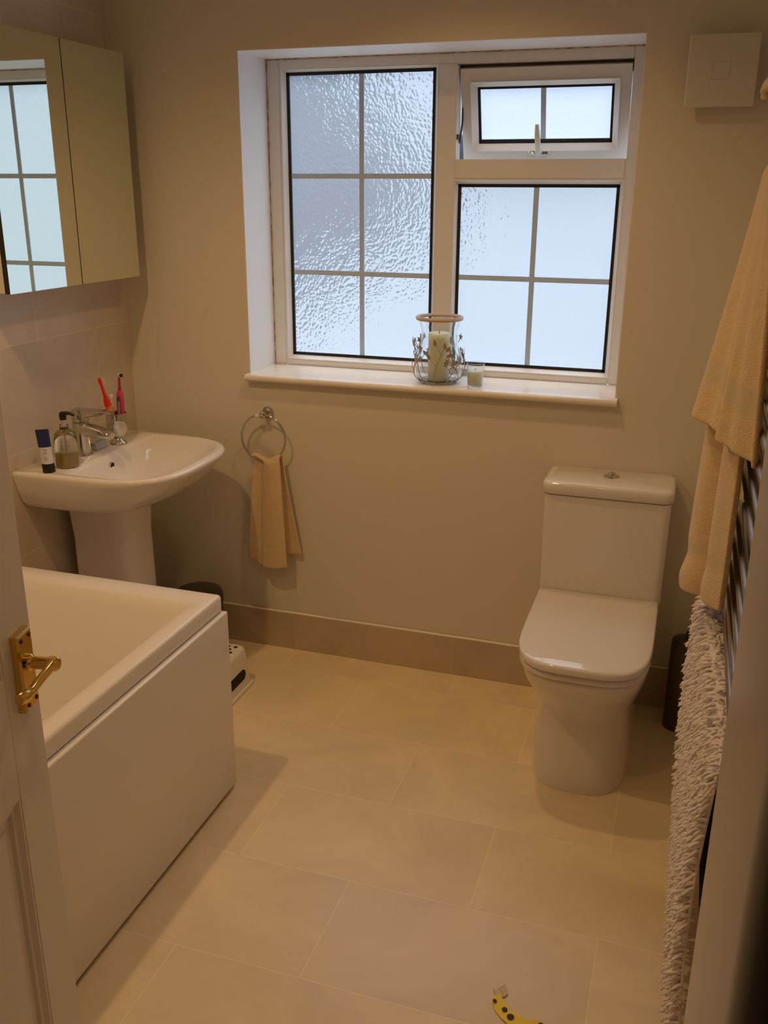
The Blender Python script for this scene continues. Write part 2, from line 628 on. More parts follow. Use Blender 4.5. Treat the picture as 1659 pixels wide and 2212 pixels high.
def pane_set(x0, x1, z0, z1, bars_x, bars_z, parent, y=0.232, bead=0.016):
    bm = nb()   # glazing bead: frame with a slanted inner face
    o = [(x0 - bead, z0 - bead), (x1 + bead, z0 - bead), (x1 + bead, z1 + bead), (x0 - bead, z1 + bead)]
    i = [(x0, z0), (x1, z0), (x1, z1), (x0, z1)]
    rings = [[(p[0], y + 0.012, p[1]) for p in o], [(p[0], y - 0.022, p[1]) for p in o],
             [(p[0] * 0.7 + q[0] * 0.3, y - 0.023, p[1] * 0.7 + q[1] * 0.3) for p, q in zip(o, i)],
             [(p[0], y - 0.004, p[1]) for p in i], [(p[0], y + 0.012, p[1]) for p in i]]
    rings.append(rings[0])
    loft(bm, rings, False, False)
    bmesh.ops.remove_doubles(bm, verts=bm.verts[:], dist=1e-5)
    obj('glazing_bead', bm, M_upvc, parent)
    bm = nb()   # black rubber gasket / spacer
    g = 0.010
    box(bm, x0 - 0.001, x0 + g, y - 0.003, y + 0.003, z0, z1)
    box(bm, x1 - g, x1 + 0.001, y - 0.003, y + 0.003, z0, z1)
    box(bm, x0, x1, y - 0.003, y + 0.003, z0 - 0.001, z0 + g)
    box(bm, x0, x1, y - 0.003, y + 0.003, z1 - g, z1 + 0.001)
    obj('gasket', bm, M_gasket, parent)
    bm = nb()
    box(bm, x0, x1, y + 0.003, y + 0.008, z0, z1)
    for f in bm.faces:
        f.material_index = 0 if f.calc_center_median().y < y + 0.0035 else 1
    obj('pane', bm, None, parent, mats=[M_frost, M_outer])
    for bx in bars_x:
        bm = nb(); box(bm, bx - 0.0085, bx + 0.0085, y - 0.002, y + 0.0028, z0 + g, z1 - g, 0.001, 1)
        obj('glazing_bar', bm, M_bar, parent)
    for bz in bars_z:
        bm = nb(); box(bm, x0 + g, x1 - g, y - 0.0022, y + 0.0026, bz - 0.0085, bz + 0.0085, 0.001, 1)
        obj('glazing_bar', bm, M_bar, parent)


def light_group(name, x0, x1, z0, z1, bx, bz):
    e = bpy.data.objects.new(name, None)
    e.location = (0, 0, 0)
    C.objects.link(e)
    e.parent = win
    pane_set(x0, x1, z0, z1, bx, bz, e)
    return e


light_group('fixed_light', GX0, GX1, GZ0, GZ1, [0.794], [1.672, 1.354])
light_group('fixed_light', HX0, HX1, HZ0, HZ1, [1.382], [1.354])
# top-hung vent sash, swung outwards about its top edge
sash = bpy.data.objects.new('vent_sash', None)
C.objects.link(sash)
sash.parent = win
piv = Vector((0, 0.222, VZ1 - 0.010))
sash.location = piv - Vector(win.location)
TILT = math.radians(17)
sash.rotation_euler = (TILT, 0, 0)


def sobj(name, bm, m, mats=None, smooth=False, parent=None):
    bmesh.ops.translate(bm, verts=bm.verts[:], vec=-piv)
    return obj(name, bm, m, parent or sash, smooth=smooth, local=True, mats=mats)


SX0, SX1, SZ0, SZ1 = VX0 + 0.004, VX1 - 0.004, VZ0 - 0.020, VZ1 - 0.014
PX0, PX1, PZ0, PZ1 = SX0 + 0.050, SX1 - 0.050, SZ0 + 0.056, SZ1 - 0.056
sy = 0.222
bm = nb()
o4 = [(SX0, SZ0), (SX1, SZ0), (SX1, SZ1), (SX0, SZ1)]
m4 = [(PX0 - 0.018, PZ0 - 0.018), (PX1 + 0.018, PZ0 - 0.018), (PX1 + 0.018, PZ1 + 0.018), (PX0 - 0.018, PZ1 + 0.018)]
i4 = [(PX0, PZ0), (PX1, PZ0), (PX1, PZ1), (PX0, PZ1)]
rings = [[(p[0], sy + 0.05, p[1]) for p in o4], [(p[0], sy, p[1]) for p in o4], [(p[0], sy, p[1]) for p in m4],
         [(p[0], sy - 0.008, p[1]) for p in m4], [(p[0], sy + 0.012, p[1]) for p in i4], [(p[0], sy + 0.05, p[1]) for p in i4]]
rings.append(rings[0])
loft(bm, rings, False, False)
bmesh.ops.remove_doubles(bm, verts=bm.verts[:], dist=1e-5)
sobj('sash_frame', bm, M_upvc)
bm = nb(); g = 0.008; y = sy + 0.02
box(bm, PX0 - 0.001, PX0 + g, y - 0.004, y + 0.002, PZ0, PZ1)
box(bm, PX1 - g, PX1 + 0.001, y - 0.004, y + 0.002, PZ0, PZ1)
box(bm, PX0, PX1, y - 0.004, y + 0.002, PZ0 - 0.001, PZ0 + 0.012)
box(bm, PX0, PX1, y - 0.004, y + 0.002, PZ1 - g, PZ1 + 0.001)
# outer weather seal round the sash
box(bm, SX0 - 0.004, SX0 + 0.001, sy + 0.04, sy + 0.052, SZ0, SZ1)
box(bm, SX1 - 0.001, SX1 + 0.004, sy + 0.04, sy + 0.052, SZ0, SZ1)
sobj('gasket', bm, M_gasket)
bm = nb(); box(bm, PX0, PX1, y + 0.002, y + 0.007, PZ0, PZ1)
for f in bm.faces:
    f.material_index = 0 if f.calc_center_median().y < y + 0.0025 else 1
sobj('pane', bm, None, mats=[M_frost, M_outer])
bm = nb(); box(bm, 1.382 - 0.008, 1.382 + 0.008, y - 0.003, y + 0.0015, PZ0 + 0.01, PZ1 - g)
sobj('glazing_bar', bm, M_bar)
bm = nb()   # white cockspur handle standing upright on the bottom rail
hx = 1.372
tube(bm, [(hx, sy - 0.014, SZ0 + 0.034), (hx, sy - 0.024, SZ0 + 0.056), (hx - 0.001, sy - 0.026, SZ0 + 0.090), (hx - 0.003, sy - 0.022, SZ0 + 0.122)],
     [0.008, 0.009, 0.009, 0.006], 10)
lathe(bm, [(0.011, 0), (0.011, -0.018), (0.008, -0.022)], hx, sy, SZ0 + 0.036, 16, axis='y')
sobj('handle', bm, M_white_lac, smooth=True)
bm = nb()   # chrome lock plate and striker at the frame
box(bm, hx - 0.034, hx + 0.034, sy - 0.004, sy - 0.001, SZ0 + 0.022, SZ0 + 0.040, 0.001, 1)
tube(bm, [(hx - 0.028, sy - 0.006, SZ0 + 0.031), (hx + 0.03, sy - 0.006, SZ0 + 0.031)], 0.004, 8)
lathe(bm, [(0.006, -0.002), (0.006, -0.01)], hx - 0.02, sy, SZ0 + 0.031, 12, axis='y')
sobj('lock_plate', bm, M_chrome, smooth=True)
bm = nb()   # dark box added to block the light gap above the vent
box(bm, VX0, VX1, 0.245, 0.264, VZ1 - 0.030, VZ1 + 0.001)
obj('vent_gap_block', bm, M_grey_metal, win)
# friction stays either side of the vent
bm = nb()
box(bm, VX0 + 0.0005, VX0 + 0.004, 0.215, 0.262, VZ0 + 0.06, VZ0 + 0.075)
tube(bm, [(VX0 + 0.004, 0.24, VZ0 + 0.05), (VX0 + 0.006, 0.262, VZ0 + 0.11), (VX0 + 0.008, 0.255, VZ0 + 0.2)], 0.003, 6)
obj('friction_stay', bm, M_grey_metal, win)
# sill board with rounded nose
bm = nb()
vs = []
prof = [(0.207, 1.006), (0.207, 1.0285)]
for k in range(9):
    a = PI / 2 + PI * k / 8
    prof.append((-0.022 + 0.0112 * math.cos(a), 1.0172 + 0.0112 * math.sin(a)))
r0 = [(0.459, y_, z_) for y_, z_ in prof]
r1 = [(1.704, y_, z_) for y_, z_ in prof]
# board inside the opening is narrower than the nose
loft(bm, [[(WL, y_, z_) for y_, z_ in [(0.207, 1.006), (0.207, 1.0285), (-0.001, 1.0285), (-0.001, 1.006)]],
          [(WR, y_, z_) for y_, z_ in [(0.207, 1.006), (0.207, 1.0285), (-0.001, 1.0285), (-0.001, 1.006)]]])
nose = [(-0.001, 1.0055), (-0.001, 1.0289)] + prof[2:]
loft(bm, [[(0.459, y_, z_) for y_, z_ in nose], [(1.704, y_, z_) for y_, z_ in nose]])
obj('window_sill', bm, M_sill, win, smooth=True)

M_stain = mat('stained_sealant', (0.42, 0.33, 0.24), 0.6, var=0.75, vscale=38)
bm = nb()   # stained sealant where the frame meets the plaster
def jl(p, q, n=40):
    p, q = Vector(p), Vector(q)
    return [p.lerp(q, k / n) + Vector((mnoise.noise(Vector((k * .7, 1, 2))) * .001, 0, mnoise.noise(Vector((k * .6, 5, 2))) * .001)) for k in range(n + 1)]
yj = 0.2065
for pts in (jl((WL + 0.001, yj, ZB), (WL + 0.001, yj, ZT)), jl((WL, yj, ZT - 0.001), (WR, yj, ZT - 0.001), 80), jl((WR - 0.001, yj, ZB), (WR - 0.001, yj, ZT))):
    tube(bm, pts, [0.0028 + 0.0018 * mnoise.noise(p * 25) for p in pts], 6)
obj('sealant_joint', bm, M_stain, win, smooth=True)

# trees seen blurred through the glass
def blob(cx, cy, cz, r, seed, m, name, label):
    bm = nb()
    bmesh.ops.create_icosphere(bm, subdivisions=4, radius=1.0)
    for v in bm.verts:
        n = v.co.normalized()
        d = 1 + 0.22 * mnoise.noise(n * 2.0 + Vector((seed, 0, 0))) + 0.12 * mnoise.noise(n * 7.0 + Vector((seed, 3, 0)))
        v.co = Vector((n.x * r[0] * d + cx, n.y * r[1] * d + cy, n.z * r[2] * d + cz))
    t = thing(name, (cx, cy, -2.6), label, 'tree')
    obj('foliage', bm, m, t, smooth=80)
    bm = nb()
    tube(bm, [(cx, cy, -2.6), (cx + 0.1, cy, (cz - 2.6) / 2), (cx, cy, cz)], [0.22, 0.17, 0.1], 10)
    obj('trunk', bm, M_spot, t, smooth=True)


blob(-2.7, 6.0, 1.15, (1.05, 0.8, 0.8), 1.0, M_tree, 'garden_tree', 'dark green tree blurred behind the left window pane')
blob(-3.5, 8.5, 2.0, (2.7, 1.4, 1.9), 5.0, M_tree2, 'garden_tree', 'grey blue distant tree crown blurred through the upper left panes')

# ------------------------------------------------------------------ door
DANG = math.radians(90 + 13.5)
DW, DH, DT = 0.76, 1.975, 0.035
HX, HY = 0.995 + 0.2334 * DW, -1.85 - 0.9724 * DW
door = bpy.data.objects.new('door_1', None)
door.location = (HX, HY, 0)
door.rotation_euler = (0, 0, DANG)
C.objects.link(door)
tag(door, 'white panelled bathroom door standing open at the left with brass lever', kind='structure')
# local frame: x along the leaf from the hinge, -y is the visible face
ST, MU = 0.095, 0.09
pw = (DW - 2 * ST - MU) / 2
pz = [(0.20, 0.765), (0.956, 1.86)]
bm = nb()
box(bm, 0, ST, 0, DT, 0.008, DH)
box(bm, DW - ST, DW, 0, DT, 0.008, DH, 0.0015, 1)
box(bm, ST, DW - ST, 0, DT, 0.008, pz[0][0])
box(bm, ST, DW - ST, 0, DT, pz[0][1], pz[1][0])
box(bm, ST, DW - ST, 0, DT, pz[1][1], DH)
box(bm, ST + pw, ST + pw + MU, 0, DT, pz[0][0], pz[1][1])
obj('door_leaf', bm, M_door, door, local=True)
for z0, z1 in pz:
    for x0 in (ST, ST + pw + MU):
        x1 = x0 + pw
        bm = nb()
        def rc(i, yy):
            return [(x0 + i, yy, z0 + i), (x1 - i, yy, z0 + i), (x1 - i, yy, z1 - i), (x0 + i, yy, z1 - i)]
        loft(bm, [rc(0, DT - 0.001), rc(0, 0.001), rc(0.004, 0.001), rc(0.012, 0.007), rc(0.018, 0.008), rc(0.022, 0.013),
                  rc(0.034, 0.013), rc(0.058, 0.005)], True, True)
        obj('door_panel', bm, M_door, door, local=True)
hd = bpy.data.objects.new('door_handle', None)
hd.location = (DW - 0.045, 0, 0.95)
C.objects.link(hd)
hd.parent = door
bm = nb()
pl = [(-0.0215, -0.062), (0.0215, -0.062), (0.0215, 0.062), (-0.0215, 0.062)]
def plr(i, yy):
    return [(a - math.copysign(i, a), yy, b - math.copysign(i, b)) for a, b in pl]
loft(bm, [plr(0, 0), plr(0, -0.010), plr(0.003, -0.013)], True, True)
obj('backplate', bm, M_brass, hd, local=True)
for a in (-1, 1):
    for b in (-1, 1):
        bm = nb()
        lathe(bm, [(0.0035, -0.0128), (0.0035, -0.0145), (0.0015, -0.0152)], a * 0.0125, 0, b * 0.052, 10, axis='y')
        obj('screw', bm, M_screw, hd, local=True)
bm = nb()
lathe(bm, [(0.0135, -0.012), (0.0135, -0.018), (0.0095, -0.021), (0.0095, -0.042), (0.011, -0.047), (0.011, -0.057), (0.008, -0.060)],
      0, 0, 0.012, 20, axis='y')
# lever back towards the hinge, thin waist then a curled flat tip
lp = [(0.004, -0.052, 0.013), (-0.020, -0.052, 0.012), (-0.045, -0.050, 0.009), (-0.065, -0.048, 0.005), (-0.080, -0.047, 0.004), (-0.090, -0.046, 0.006), (-0.098, -0.044, 0.007)]
rings = []
hw = [0.009, 0.0085, 0.007, 0.0065, 0.009, 0.0105, 0.009]
for (px_, py_, pz_), w in zip(lp, hw):
    rings.append([(px_, py_ + 0.0062 * math.cos(2 * PI * k / 12), pz_ + w * math.sin(2 * PI * k / 12)) for k in range(12)])
loft(bm, rings)
obj('lever', bm, M_brass, hd, local=True, smooth=True)

# ------------------------------------------------------------------ bath
BX, BY0, BY1, BZ = 0.775, FY + 0.006, -0.85, 0.600
bath = thing('bathtub', (0.39, -1.72, 0), 'white straight-edged bathtub along the left wall with flat side panel', 'bathtub')
bm = nb()
rings = [rrect(0.002, BX, BY0, BY1, 0.010, 0.556), rrect(0.002, BX, BY0, BY1, 0.010, 0.592), rrect(0.005, BX - 0.003, BY0, BY1 - 0.003, 0.009, 0.598),
         rrect(0.010, BX - 0.008, BY0 + 0.004, BY1 - 0.008, 0.008, 0.600),
         rrect(0.055, 0.728, BY0 + 0.07, BY1 - 0.070, 0.03, 0.599), rrect(0.060, 0.723, BY0 + 0.075, BY1 - 0.080, 0.035, 0.594),
         rrect(0.066, 0.716, BY0 + 0.085, BY1 - 0.10, 0.05, 0.57), rrect(0.085, 0.70, BY0 + 0.12, BY1 - 0.19, 0.07, 0.45),
         rrect(0.11, 0.68, BY0 + 0.17, BY1 - 0.30, 0.09, 0.27), rrect(0.15, 0.64, BY0 + 0.22, BY1 - 0.36, 0.09, 0.215),
         rrect(0.22, 0.57, BY0 + 0.30, BY1 - 0.44, 0.07, 0.205)]
loft(bm, rings, False, True)
obj('tub', bm, M_acrylic, bath, smooth=60)
bm = nb(); box(bm, 0.765, 0.790, BY0, BY1 + 0.001, 0.014, 0.553, 0.005, 3)
obj('side_panel', bm, M_acrylic, bath, smooth=True)
bm = nb(); box(bm, 0.004, 0.764, BY1 - 0.022, BY1 - 0.001, 0.014, 0.553, 0.004, 2)
obj('end_panel', bm, M_acrylic, bath, smooth=True)
bm = nb(); box(bm, 0.03, 0.775, BY0, BY1 - 0.03, 0.0, 0.016)
obj('plinth_gap_shade', bm, M_shade_wick, bath)  # dark box painted as the shade in the gap under the panels

# ------------------------------------------------------------------ basin on pedestal
BCY = -0.397
basin = thing('pedestal_basin', (0.14, BCY, 0), 'white pedestal washbasin on the left wall below the mirror cabinet', 'washbasin')
def bring(w, b, m, f, z, p=3.0):
    return [(d, BCY + s, z) for s, d in dshape(w, b, m, f, p)]
bm = nb()
outer = [bring(0.10, 0.03, 0.10, 0.24, 0.676, 3), bring(0.20, 0.012, 0.14, 0.31, 0.684, 3), bring(0.245, 0.008, 0.14, 0.37, 0.700, 2.8),
         bring(0.262, 0.004, 0.14, 0.415, 0.722, 2.9), bring(0.274, 0.002, 0.15, 0.455, 0.757, 3.0), bring(0.283, 0.001, 0.16, 0.484, 0.793, 3.2),
         bring(0.287, 0.001, 0.16, 0.494, 0.808, 3.3), bring(0.286, 0.001, 0.16, 0.493, 0.816, 3.3), bring(0.281, 0.003, 0.16, 0.486, 0.8205, 3.3)]
inner = [bring(0.258, 0.148, 0.26, 0.459, 0.8205, 3.6), bring(0.252, 0.154, 0.26, 0.452, 0.817, 3.6), bring(0.243, 0.160, 0.26, 0.442, 0.805, 3.5),
         bring(0.205, 0.172, 0.26, 0.415, 0.765, 3.0), bring(0.150, 0.192, 0.26, 0.365, 0.728, 2.6), bring(0.08, 0.215, 0.26, 0.315, 0.712, 2.2),
         bring(0.02, 0.245, 0.255, 0.275, 0.708, 2.2)]
loft(bm, outer + inner, True, True)
obj('basin_bowl', bm, M_ceramic, basin, smooth=70)
bm = nb()
def pedr(w, b, f, z):
    return [(d, BCY + s, z) for s, d in dshape(w, b, b + 0.6 * (f - b), f, 3.4)]
loft(bm, [pedr(0.098, 0.05, 0.262, 0.0), pedr(0.096, 0.05, 0.258, 0.03), pedr(0.092, 0.05, 0.252, 0.3), pedr(0.092, 0.05, 0.248, 0.55), pedr(0.10, 0.04, 0.255, 0.69)])
obj('pedestal', bm, M_ceramic, basin, smooth=60)
bm = nb()   # overflow
lathe(bm, [(0.0140, -0.002), (0.0140, 0.0035), (0.0105, 0.0035), (0.0105, 0.0005)], 0.1655, BCY - 0.02, 0.783, 20, axis='x')
obj('overflow_ring', bm, M_chrome, basin, smooth=True)
bm = nb(); lathe(bm, [(0.0106, 0.0015), (0.0104, 0.0024)], 0.1655, BCY - 0.02, 0.783, 16, axis='x')
obj('overflow_shade', bm, M_shade_wick, basin)  # dark disc; the shade inside the overflow is in its colour

# tap
TZ = 0.8205
tx, ty = 0.085, -0.445
tap = thing('basin_tap', (tx, ty, TZ), 'chrome monobloc mixer tap on the washbasin with flat lever and short spout', 'tap')
bm = nb()
lathe(bm, [(0.030, 0), (0.030, 0.003), (0.026, 0.006), (0.0255, 0.075), (0.027, 0.095), (0.027, 0.105), (0.024, 0.108)], tx, ty, TZ, 28)
obj('body', bm, M_chrome, tap, smooth=True)
bm = nb()
rings = []
for s, (zc, hh, ww) in zip([0.0, 0.03, 0.055, 0.08, 0.102, 0.112], [(0.078, 0.027, 0.024), (0.082, 0.025, 0.023), (0.081, 0.021, 0.022), (0.077, 0.017, 0.021), (0.072, 0.014, 0.020), (0.069, 0.010, 0.016)]):
    rings.append([(tx + s, ty + ww * math.cos(2 * PI * k / 16), TZ + zc + hh * math.sin(2 * PI * k / 16)) for k in range(16)])
loft(bm, rings)
obj('spout', bm, M_chrome, tap, smooth=True)
bm = nb()
lathe(bm, [(0.0235, 0.108), (0.027, 0.111), (0.0275, 0.135), (0.025, 0.146), (0.018, 0.150)], tx, ty, TZ, 28)
rings = []
for s, zc, hh, ww in [(-0.01, 0.134, 0.015, 0.022), (0.03, 0.138, 0.014, 0.021), (0.07, 0.142, 0.010, 0.019), (0.105, 0.145, 0.007, 0.017), (0.122, 0.146, 0.005, 0.014)]:
    rings.append([(tx + s, ty + ww * math.copysign(abs(math.cos(a)) ** 0.6, math.cos(a)), TZ + zc + hh * math.sin(a)) for a in [2 * PI * k / 20 for k in range(20)]])
loft(bm, rings)
obj('lever', bm, M_chrome, tap, smooth=True)

# hand cream tube standing on its cap
cx_, cy_ = 0.108, -0.650
tb = thing('cream_tube', (cx_, cy_, TZ), 'small hand cream tube with navy top and white label, standing on black cap', 'cream tube')
Rt = Matrix.Rotation(math.radians(38), 4, 'Z')
def trg(w, d, h):
    return [tuple(Vector((cx_, cy_, TZ)) + Rt @ Vector((w * math.cos(2 * PI * k / 20) - h * 0.06, d * math.sin(2 * PI * k / 20), h))) for k in range(20)]
bm = nb(); loft(bm, [trg(0.0178, 0.0150, 0), trg(0.0182, 0.0152, 0.004), trg(0.0182, 0.0150, 0.028)])
obj('cap', bm, M_black, tb, smooth=True)
bm = nb(); loft(bm, [trg(0.0175, 0.0150, 0.0285), trg(0.0178, 0.0145, 0.034), trg(0.0182, 0.0115, 0.08)])
obj('label_sleeve', bm, M_label, tb, smooth=True)
bm = nb(); loft(bm, [trg(0.0183, 0.0116, 0.079), trg(0.0186, 0.0085, 0.105), trg(0.0188, 0.0018, 0.132)])
obj('tube_top', bm, M_navy, tb, smooth=True)
for h, w in [(0.073, 0.011), (0.067, 0.008), (0.061, 0.010), (0.050, 0.007), (0.044, 0.009)]:
    bm = nb()
    dd = 0.0148 - (h - 0.034) * 0.07 + 0.0006
    for sgn in (-1,):
        q = []
        for k in range(7):
            a = math.radians(-90 - 24 + 48 * k / 6)
            if k / 6 * 0.016 > w + 0.003:
                break
            q.append(Vector((0.0183 * math.cos(a) - h * 0.06, (dd + 0.0002) * math.sin(a), h)))
        q = [tuple(Vector((cx_, cy_, TZ)) + Rt @ p) for p in q]
        tube(bm, q, 0.0005, 5)
    obj('printed_line', bm, M_print, tb)

# soap dispenser
sx, sy_ = 0.122, -0.578
sd = thing('soap_dispenser', (sx, sy_, TZ), 'clear pump soap bottle one third full of yellow liquid beside the tap', 'soap dispenser')
bm = nb()
lathe(bm, [(0.030, 0.001), (0.034, 0.004), (0.0345, 0.01), (0.0345, 0.088), (0.031, 0.104), (0.022, 0.114), (0.013, 0.118), (0.0125, 0.130)], sx, sy_, TZ, 32, cap1=False)
lathe(bm, [(0.0113, 0.130), (0.0118, 0.117), (0.021, 0.112), (0.0295, 0.103), (0.0328, 0.088), (0.0328, 0.010), (0.030, 0.005)], sx, sy_, TZ, 32, cap0=False)
bmesh.ops.remove_doubles(bm, verts=bm.verts[:], dist=1e-6)
obj('bottle', bm, M_glass, sd, smooth=60)
bm = nb(); lathe(bm, [(0.0300, 0.0052), (0.0325, 0.010), (0.0325, 0.048)], sx, sy_, TZ, 32)
obj('liquid_soap', bm, M_liquid, sd, smooth=60)
bm = nb()
lathe(bm, [(0.0135, 0.119), (0.0135, 0.1225)], sx, sy_, TZ, 24)
obj('collar', bm, M_grey_metal, sd, smooth=True)
bm = nb(); lathe(bm, [(0.0085, 0.1225), (0.0085, 0.146), (0.004, 0.147)], sx, sy_, TZ, 20)
tube(bm, [(sx, sy_, TZ + 0.115), (sx, sy_, TZ + 0.02)], 0.002, 6)
obj('pump_stem', bm, M_clear_pl, sd, smooth=True)
bm = nb()
lathe(bm, [(0.010, 0.147), (0.0105, 0.158), (0.0105, 0.166), (0.007, 0.169)], sx, sy_, TZ, 20)
tube(bm, [(sx - 0.004, sy_, TZ + 0.165), (sx + 0.018, sy_ + 0.006, TZ + 0.166), (sx + 0.034, sy_ + 0.010, TZ + 0.160)], [0.006, 0.0055, 0.004], 10)
obj('pump_head', bm, M_black, sd, smooth=True)
bm = nb()   # faint illegible grey lettering and round mark on the front of the bottle
for k in range(7):
    a = math.radians(-92 + 9 * k)
    zz = TZ + 0.062
    tube(bm, [(sx + 0.0348 * math.cos(a), sy_ + 0.0348 * math.sin(a), zz - 0.002), (sx + 0.0348 * math.cos(a + 0.05), sy_ + 0.0348 * math.sin(a + 0.05), zz + 0.002)], 0.0005, 5)
obj('printed_mark', bm, M_print, sd)

# clear nail brush lying on the basin deck
bx_, by_ = 0.094, -0.368
br = thing('nail_brush', (bx_, by_, TZ), 'clear plastic nail brush lying on the basin between tap and tumbler', 'nail brush')
bm = nb(); box(bm, bx_ - 0.004 - 0.013, bx_ + 0.013 - 0.004, by_ - 0.032, by_ + 0.034, TZ + 0.001, TZ + 0.013, 0.005, 3)
obj('brush_back', bm, M_clear_pl, br, smooth=True)
bm = nb()
for k in range(13):
    for j in range(4):
        px_, py_ = bx_ - 0.012 + 0.0055 * j, by_ - 0.028 + 0.0048 * k
        tube(bm, [(px_, py_, TZ + 0.013), (px_ + random.uniform(-.001, .001), py_ + random.uniform(-.001, .001), TZ + 0.026)], [0.0017, 0.0020], 6)
obj('bristles', bm, M_bristle, br)

# chrome tumbler with toothbrushes
ux, uy = 0.115, -0.293
cup = thing('toothbrush_tumbler', (ux, uy, TZ), 'chrome footed tumbler holding toothbrushes on the basin corner', 'tumbler')
bm = nb()
lathe(bm, [(0.029, 0.0), (0.030, 0.003), (0.027, 0.009), (0.016, 0.016), (0.014, 0.020), (0.022, 0.028), (0.031, 0.045), (0.035, 0.070), (0.0345, 0.092), (0.0335, 0.106),
           (0.0320, 0.106), (0.033, 0.090), (0.033, 0.070), (0.029, 0.046), (0.020, 0.031), (0.004, 0.028)], ux, uy, TZ, 36)
obj('cup', bm, M_chrome, cup, smooth=60)
def P3(x, y, z):
    return Vector((ux + x, uy + y, TZ + z))
def along(a, b, t):
    return a.lerp(b, t)
a, b = P3(0.002, -0.004, 0.036), P3(-0.012, -0.058, 0.230)
t1 = thing('toothbrush', tuple(a), 'child toothbrush with orange grip and red neck, leaning left in the tumbler', 'toothbrush', 'toothbrushes in the chrome tumbler')
bm = nb(); tube(bm, [a, along(a, b, 0.25), along(a, b, 0.42), along(a, b, 0.55)], [0.006, 0.010, 0.0115, 0.0095], 14)
obj('grip', bm, M_orange, t1, smooth=True)
bm = nb(); tube(bm, [along(a, b, 0.52), along(a, b, 0.60), along(a, b, 0.70), along(a, b, 0.88), along(a, b, 0.94), along(a, b, 1.0)], [0.0112, 0.0102, 0.0055, 0.0045, 0.0062, 0.0045], 14)
obj('neck', bm, M_red, t1, smooth=True)
bm = nb()
for k in range(4):
    c_ = along(a, b, 0.90 + 0.025 * k)
    tube(bm, [c_, c_ + Vector((0.010, 0.010, 0.0))], 0.0022, 6)
obj('bristles', bm, M_bristle, t1)
a, b = P3(0.010, 0.010, 0.036), P3(0.012, 0.018, 0.236)
t2 = thing('toothbrush', tuple(a), 'pink electric toothbrush with dark round head, upright in the tumbler', 'toothbrush', 'toothbrushes in the chrome tumbler')
bm = nb(); tube(bm, [a, along(a, b, 0.2), along(a, b, 0.5), along(a, b, 0.66), along(a, b, 0.71)], [0.009, 0.0125, 0.013, 0.0115, 0.007], 16)
obj('grip', bm, M_pink, t2, smooth=True)
bm = nb(); tube(bm, [along(a, b, 0.68), along(a, b, 0.74), along(a, b, 0.92)], [0.008, 0.005, 0.0036], 12)
obj('neck', bm, M_darkpink, t2, smooth=True)
bm = nb(); c_ = along(a, b, 0.96)
lathe(bm, [(0.0075, -0.004), (0.0075, 0.003)], c_.x + 0.002, c_.y, c_.z, 16, axis='x')
obj('head', bm, M_bristle, t2, smooth=True)
bm = nb(); lathe(bm, [(0.0055, 0.003), (0.0055, 0.010)], c_.x + 0.002, c_.y, c_.z, 14, axis='x')
obj('bristles', bm, M_dbristle, t2, smooth=True)
a, b = P3(0.012, -0.006, 0.036), P3(0.020, -0.008, 0.148)
t3 = thing('toothbrush', tuple(a), 'short dark grey toothbrush handle between the orange and pink toothbrushes', 'toothbrush', 'toothbrushes in the chrome tumbler')
bm = nb(); tube(bm, [a, along(a, b, 0.6), b], [0.005, 0.004, 0.0035], 10)
obj('grip', bm, M_grey_pl, t3, smooth=True)
bm = nb(); tube(bm, [b, b + Vector((0, 0, 0.014))], [0.0052, 0.0045], 10)
obj('head', bm, M_grey_metal, t3, smooth=True)
a, b = P3(-0.010, 0.004, 0.036), P3(-0.010, -0.006, 0.168)
t4 = thing('toothbrush', tuple(a), 'pale cream toothbrush rising behind the dark grey one in the tumbler', 'toothbrush', 'toothbrushes in the chrome tumbler')
bm = nb(); tube(bm, [a, along(a, b, 0.7), along(a, b, 0.9)], [0.0045, 0.004, 0.004], 10)
obj('grip', bm, M_plastic, t4, smooth=True)
bm = nb(); tube(bm, [along(a, b, 0.88), along(a, b, 0.97), b], [0.0055, 0.0075, 0.006], 12)
obj('head', bm, M_plastic, t4, smooth=True)

# ------------------------------------------------------------------ mirror cabinet
CX, CZ0, CZ1 = 0.113, 1.350, 2.028
cab = thing('mirror_cabinet', (0.055, -0.41, CZ0), 'two door mirrored bathroom cabinet mounted on the left wall above the basin', 'cabinet')
bm = nb(); box(bm, 0.001, CX - 0.018, -0.7285, -0.086, CZ0 + 0.001, CZ1 - 0.001)
obj('cabinet_body', bm, M_white_lac, cab)
for y0, y1 in ((-0.4015, -0.084), (-0.7325, -0.4055)):
    bm = nb(); box(bm, CX - 0.017, CX, y0, y1, CZ0, CZ1)
    for f in bm.faces:
        f.material_index = 0 if f.calc_center_median().x > CX - 0.001 else 1
    obj('mirror_door', bm, None, cab, mats=[M_mirror, M_edge])

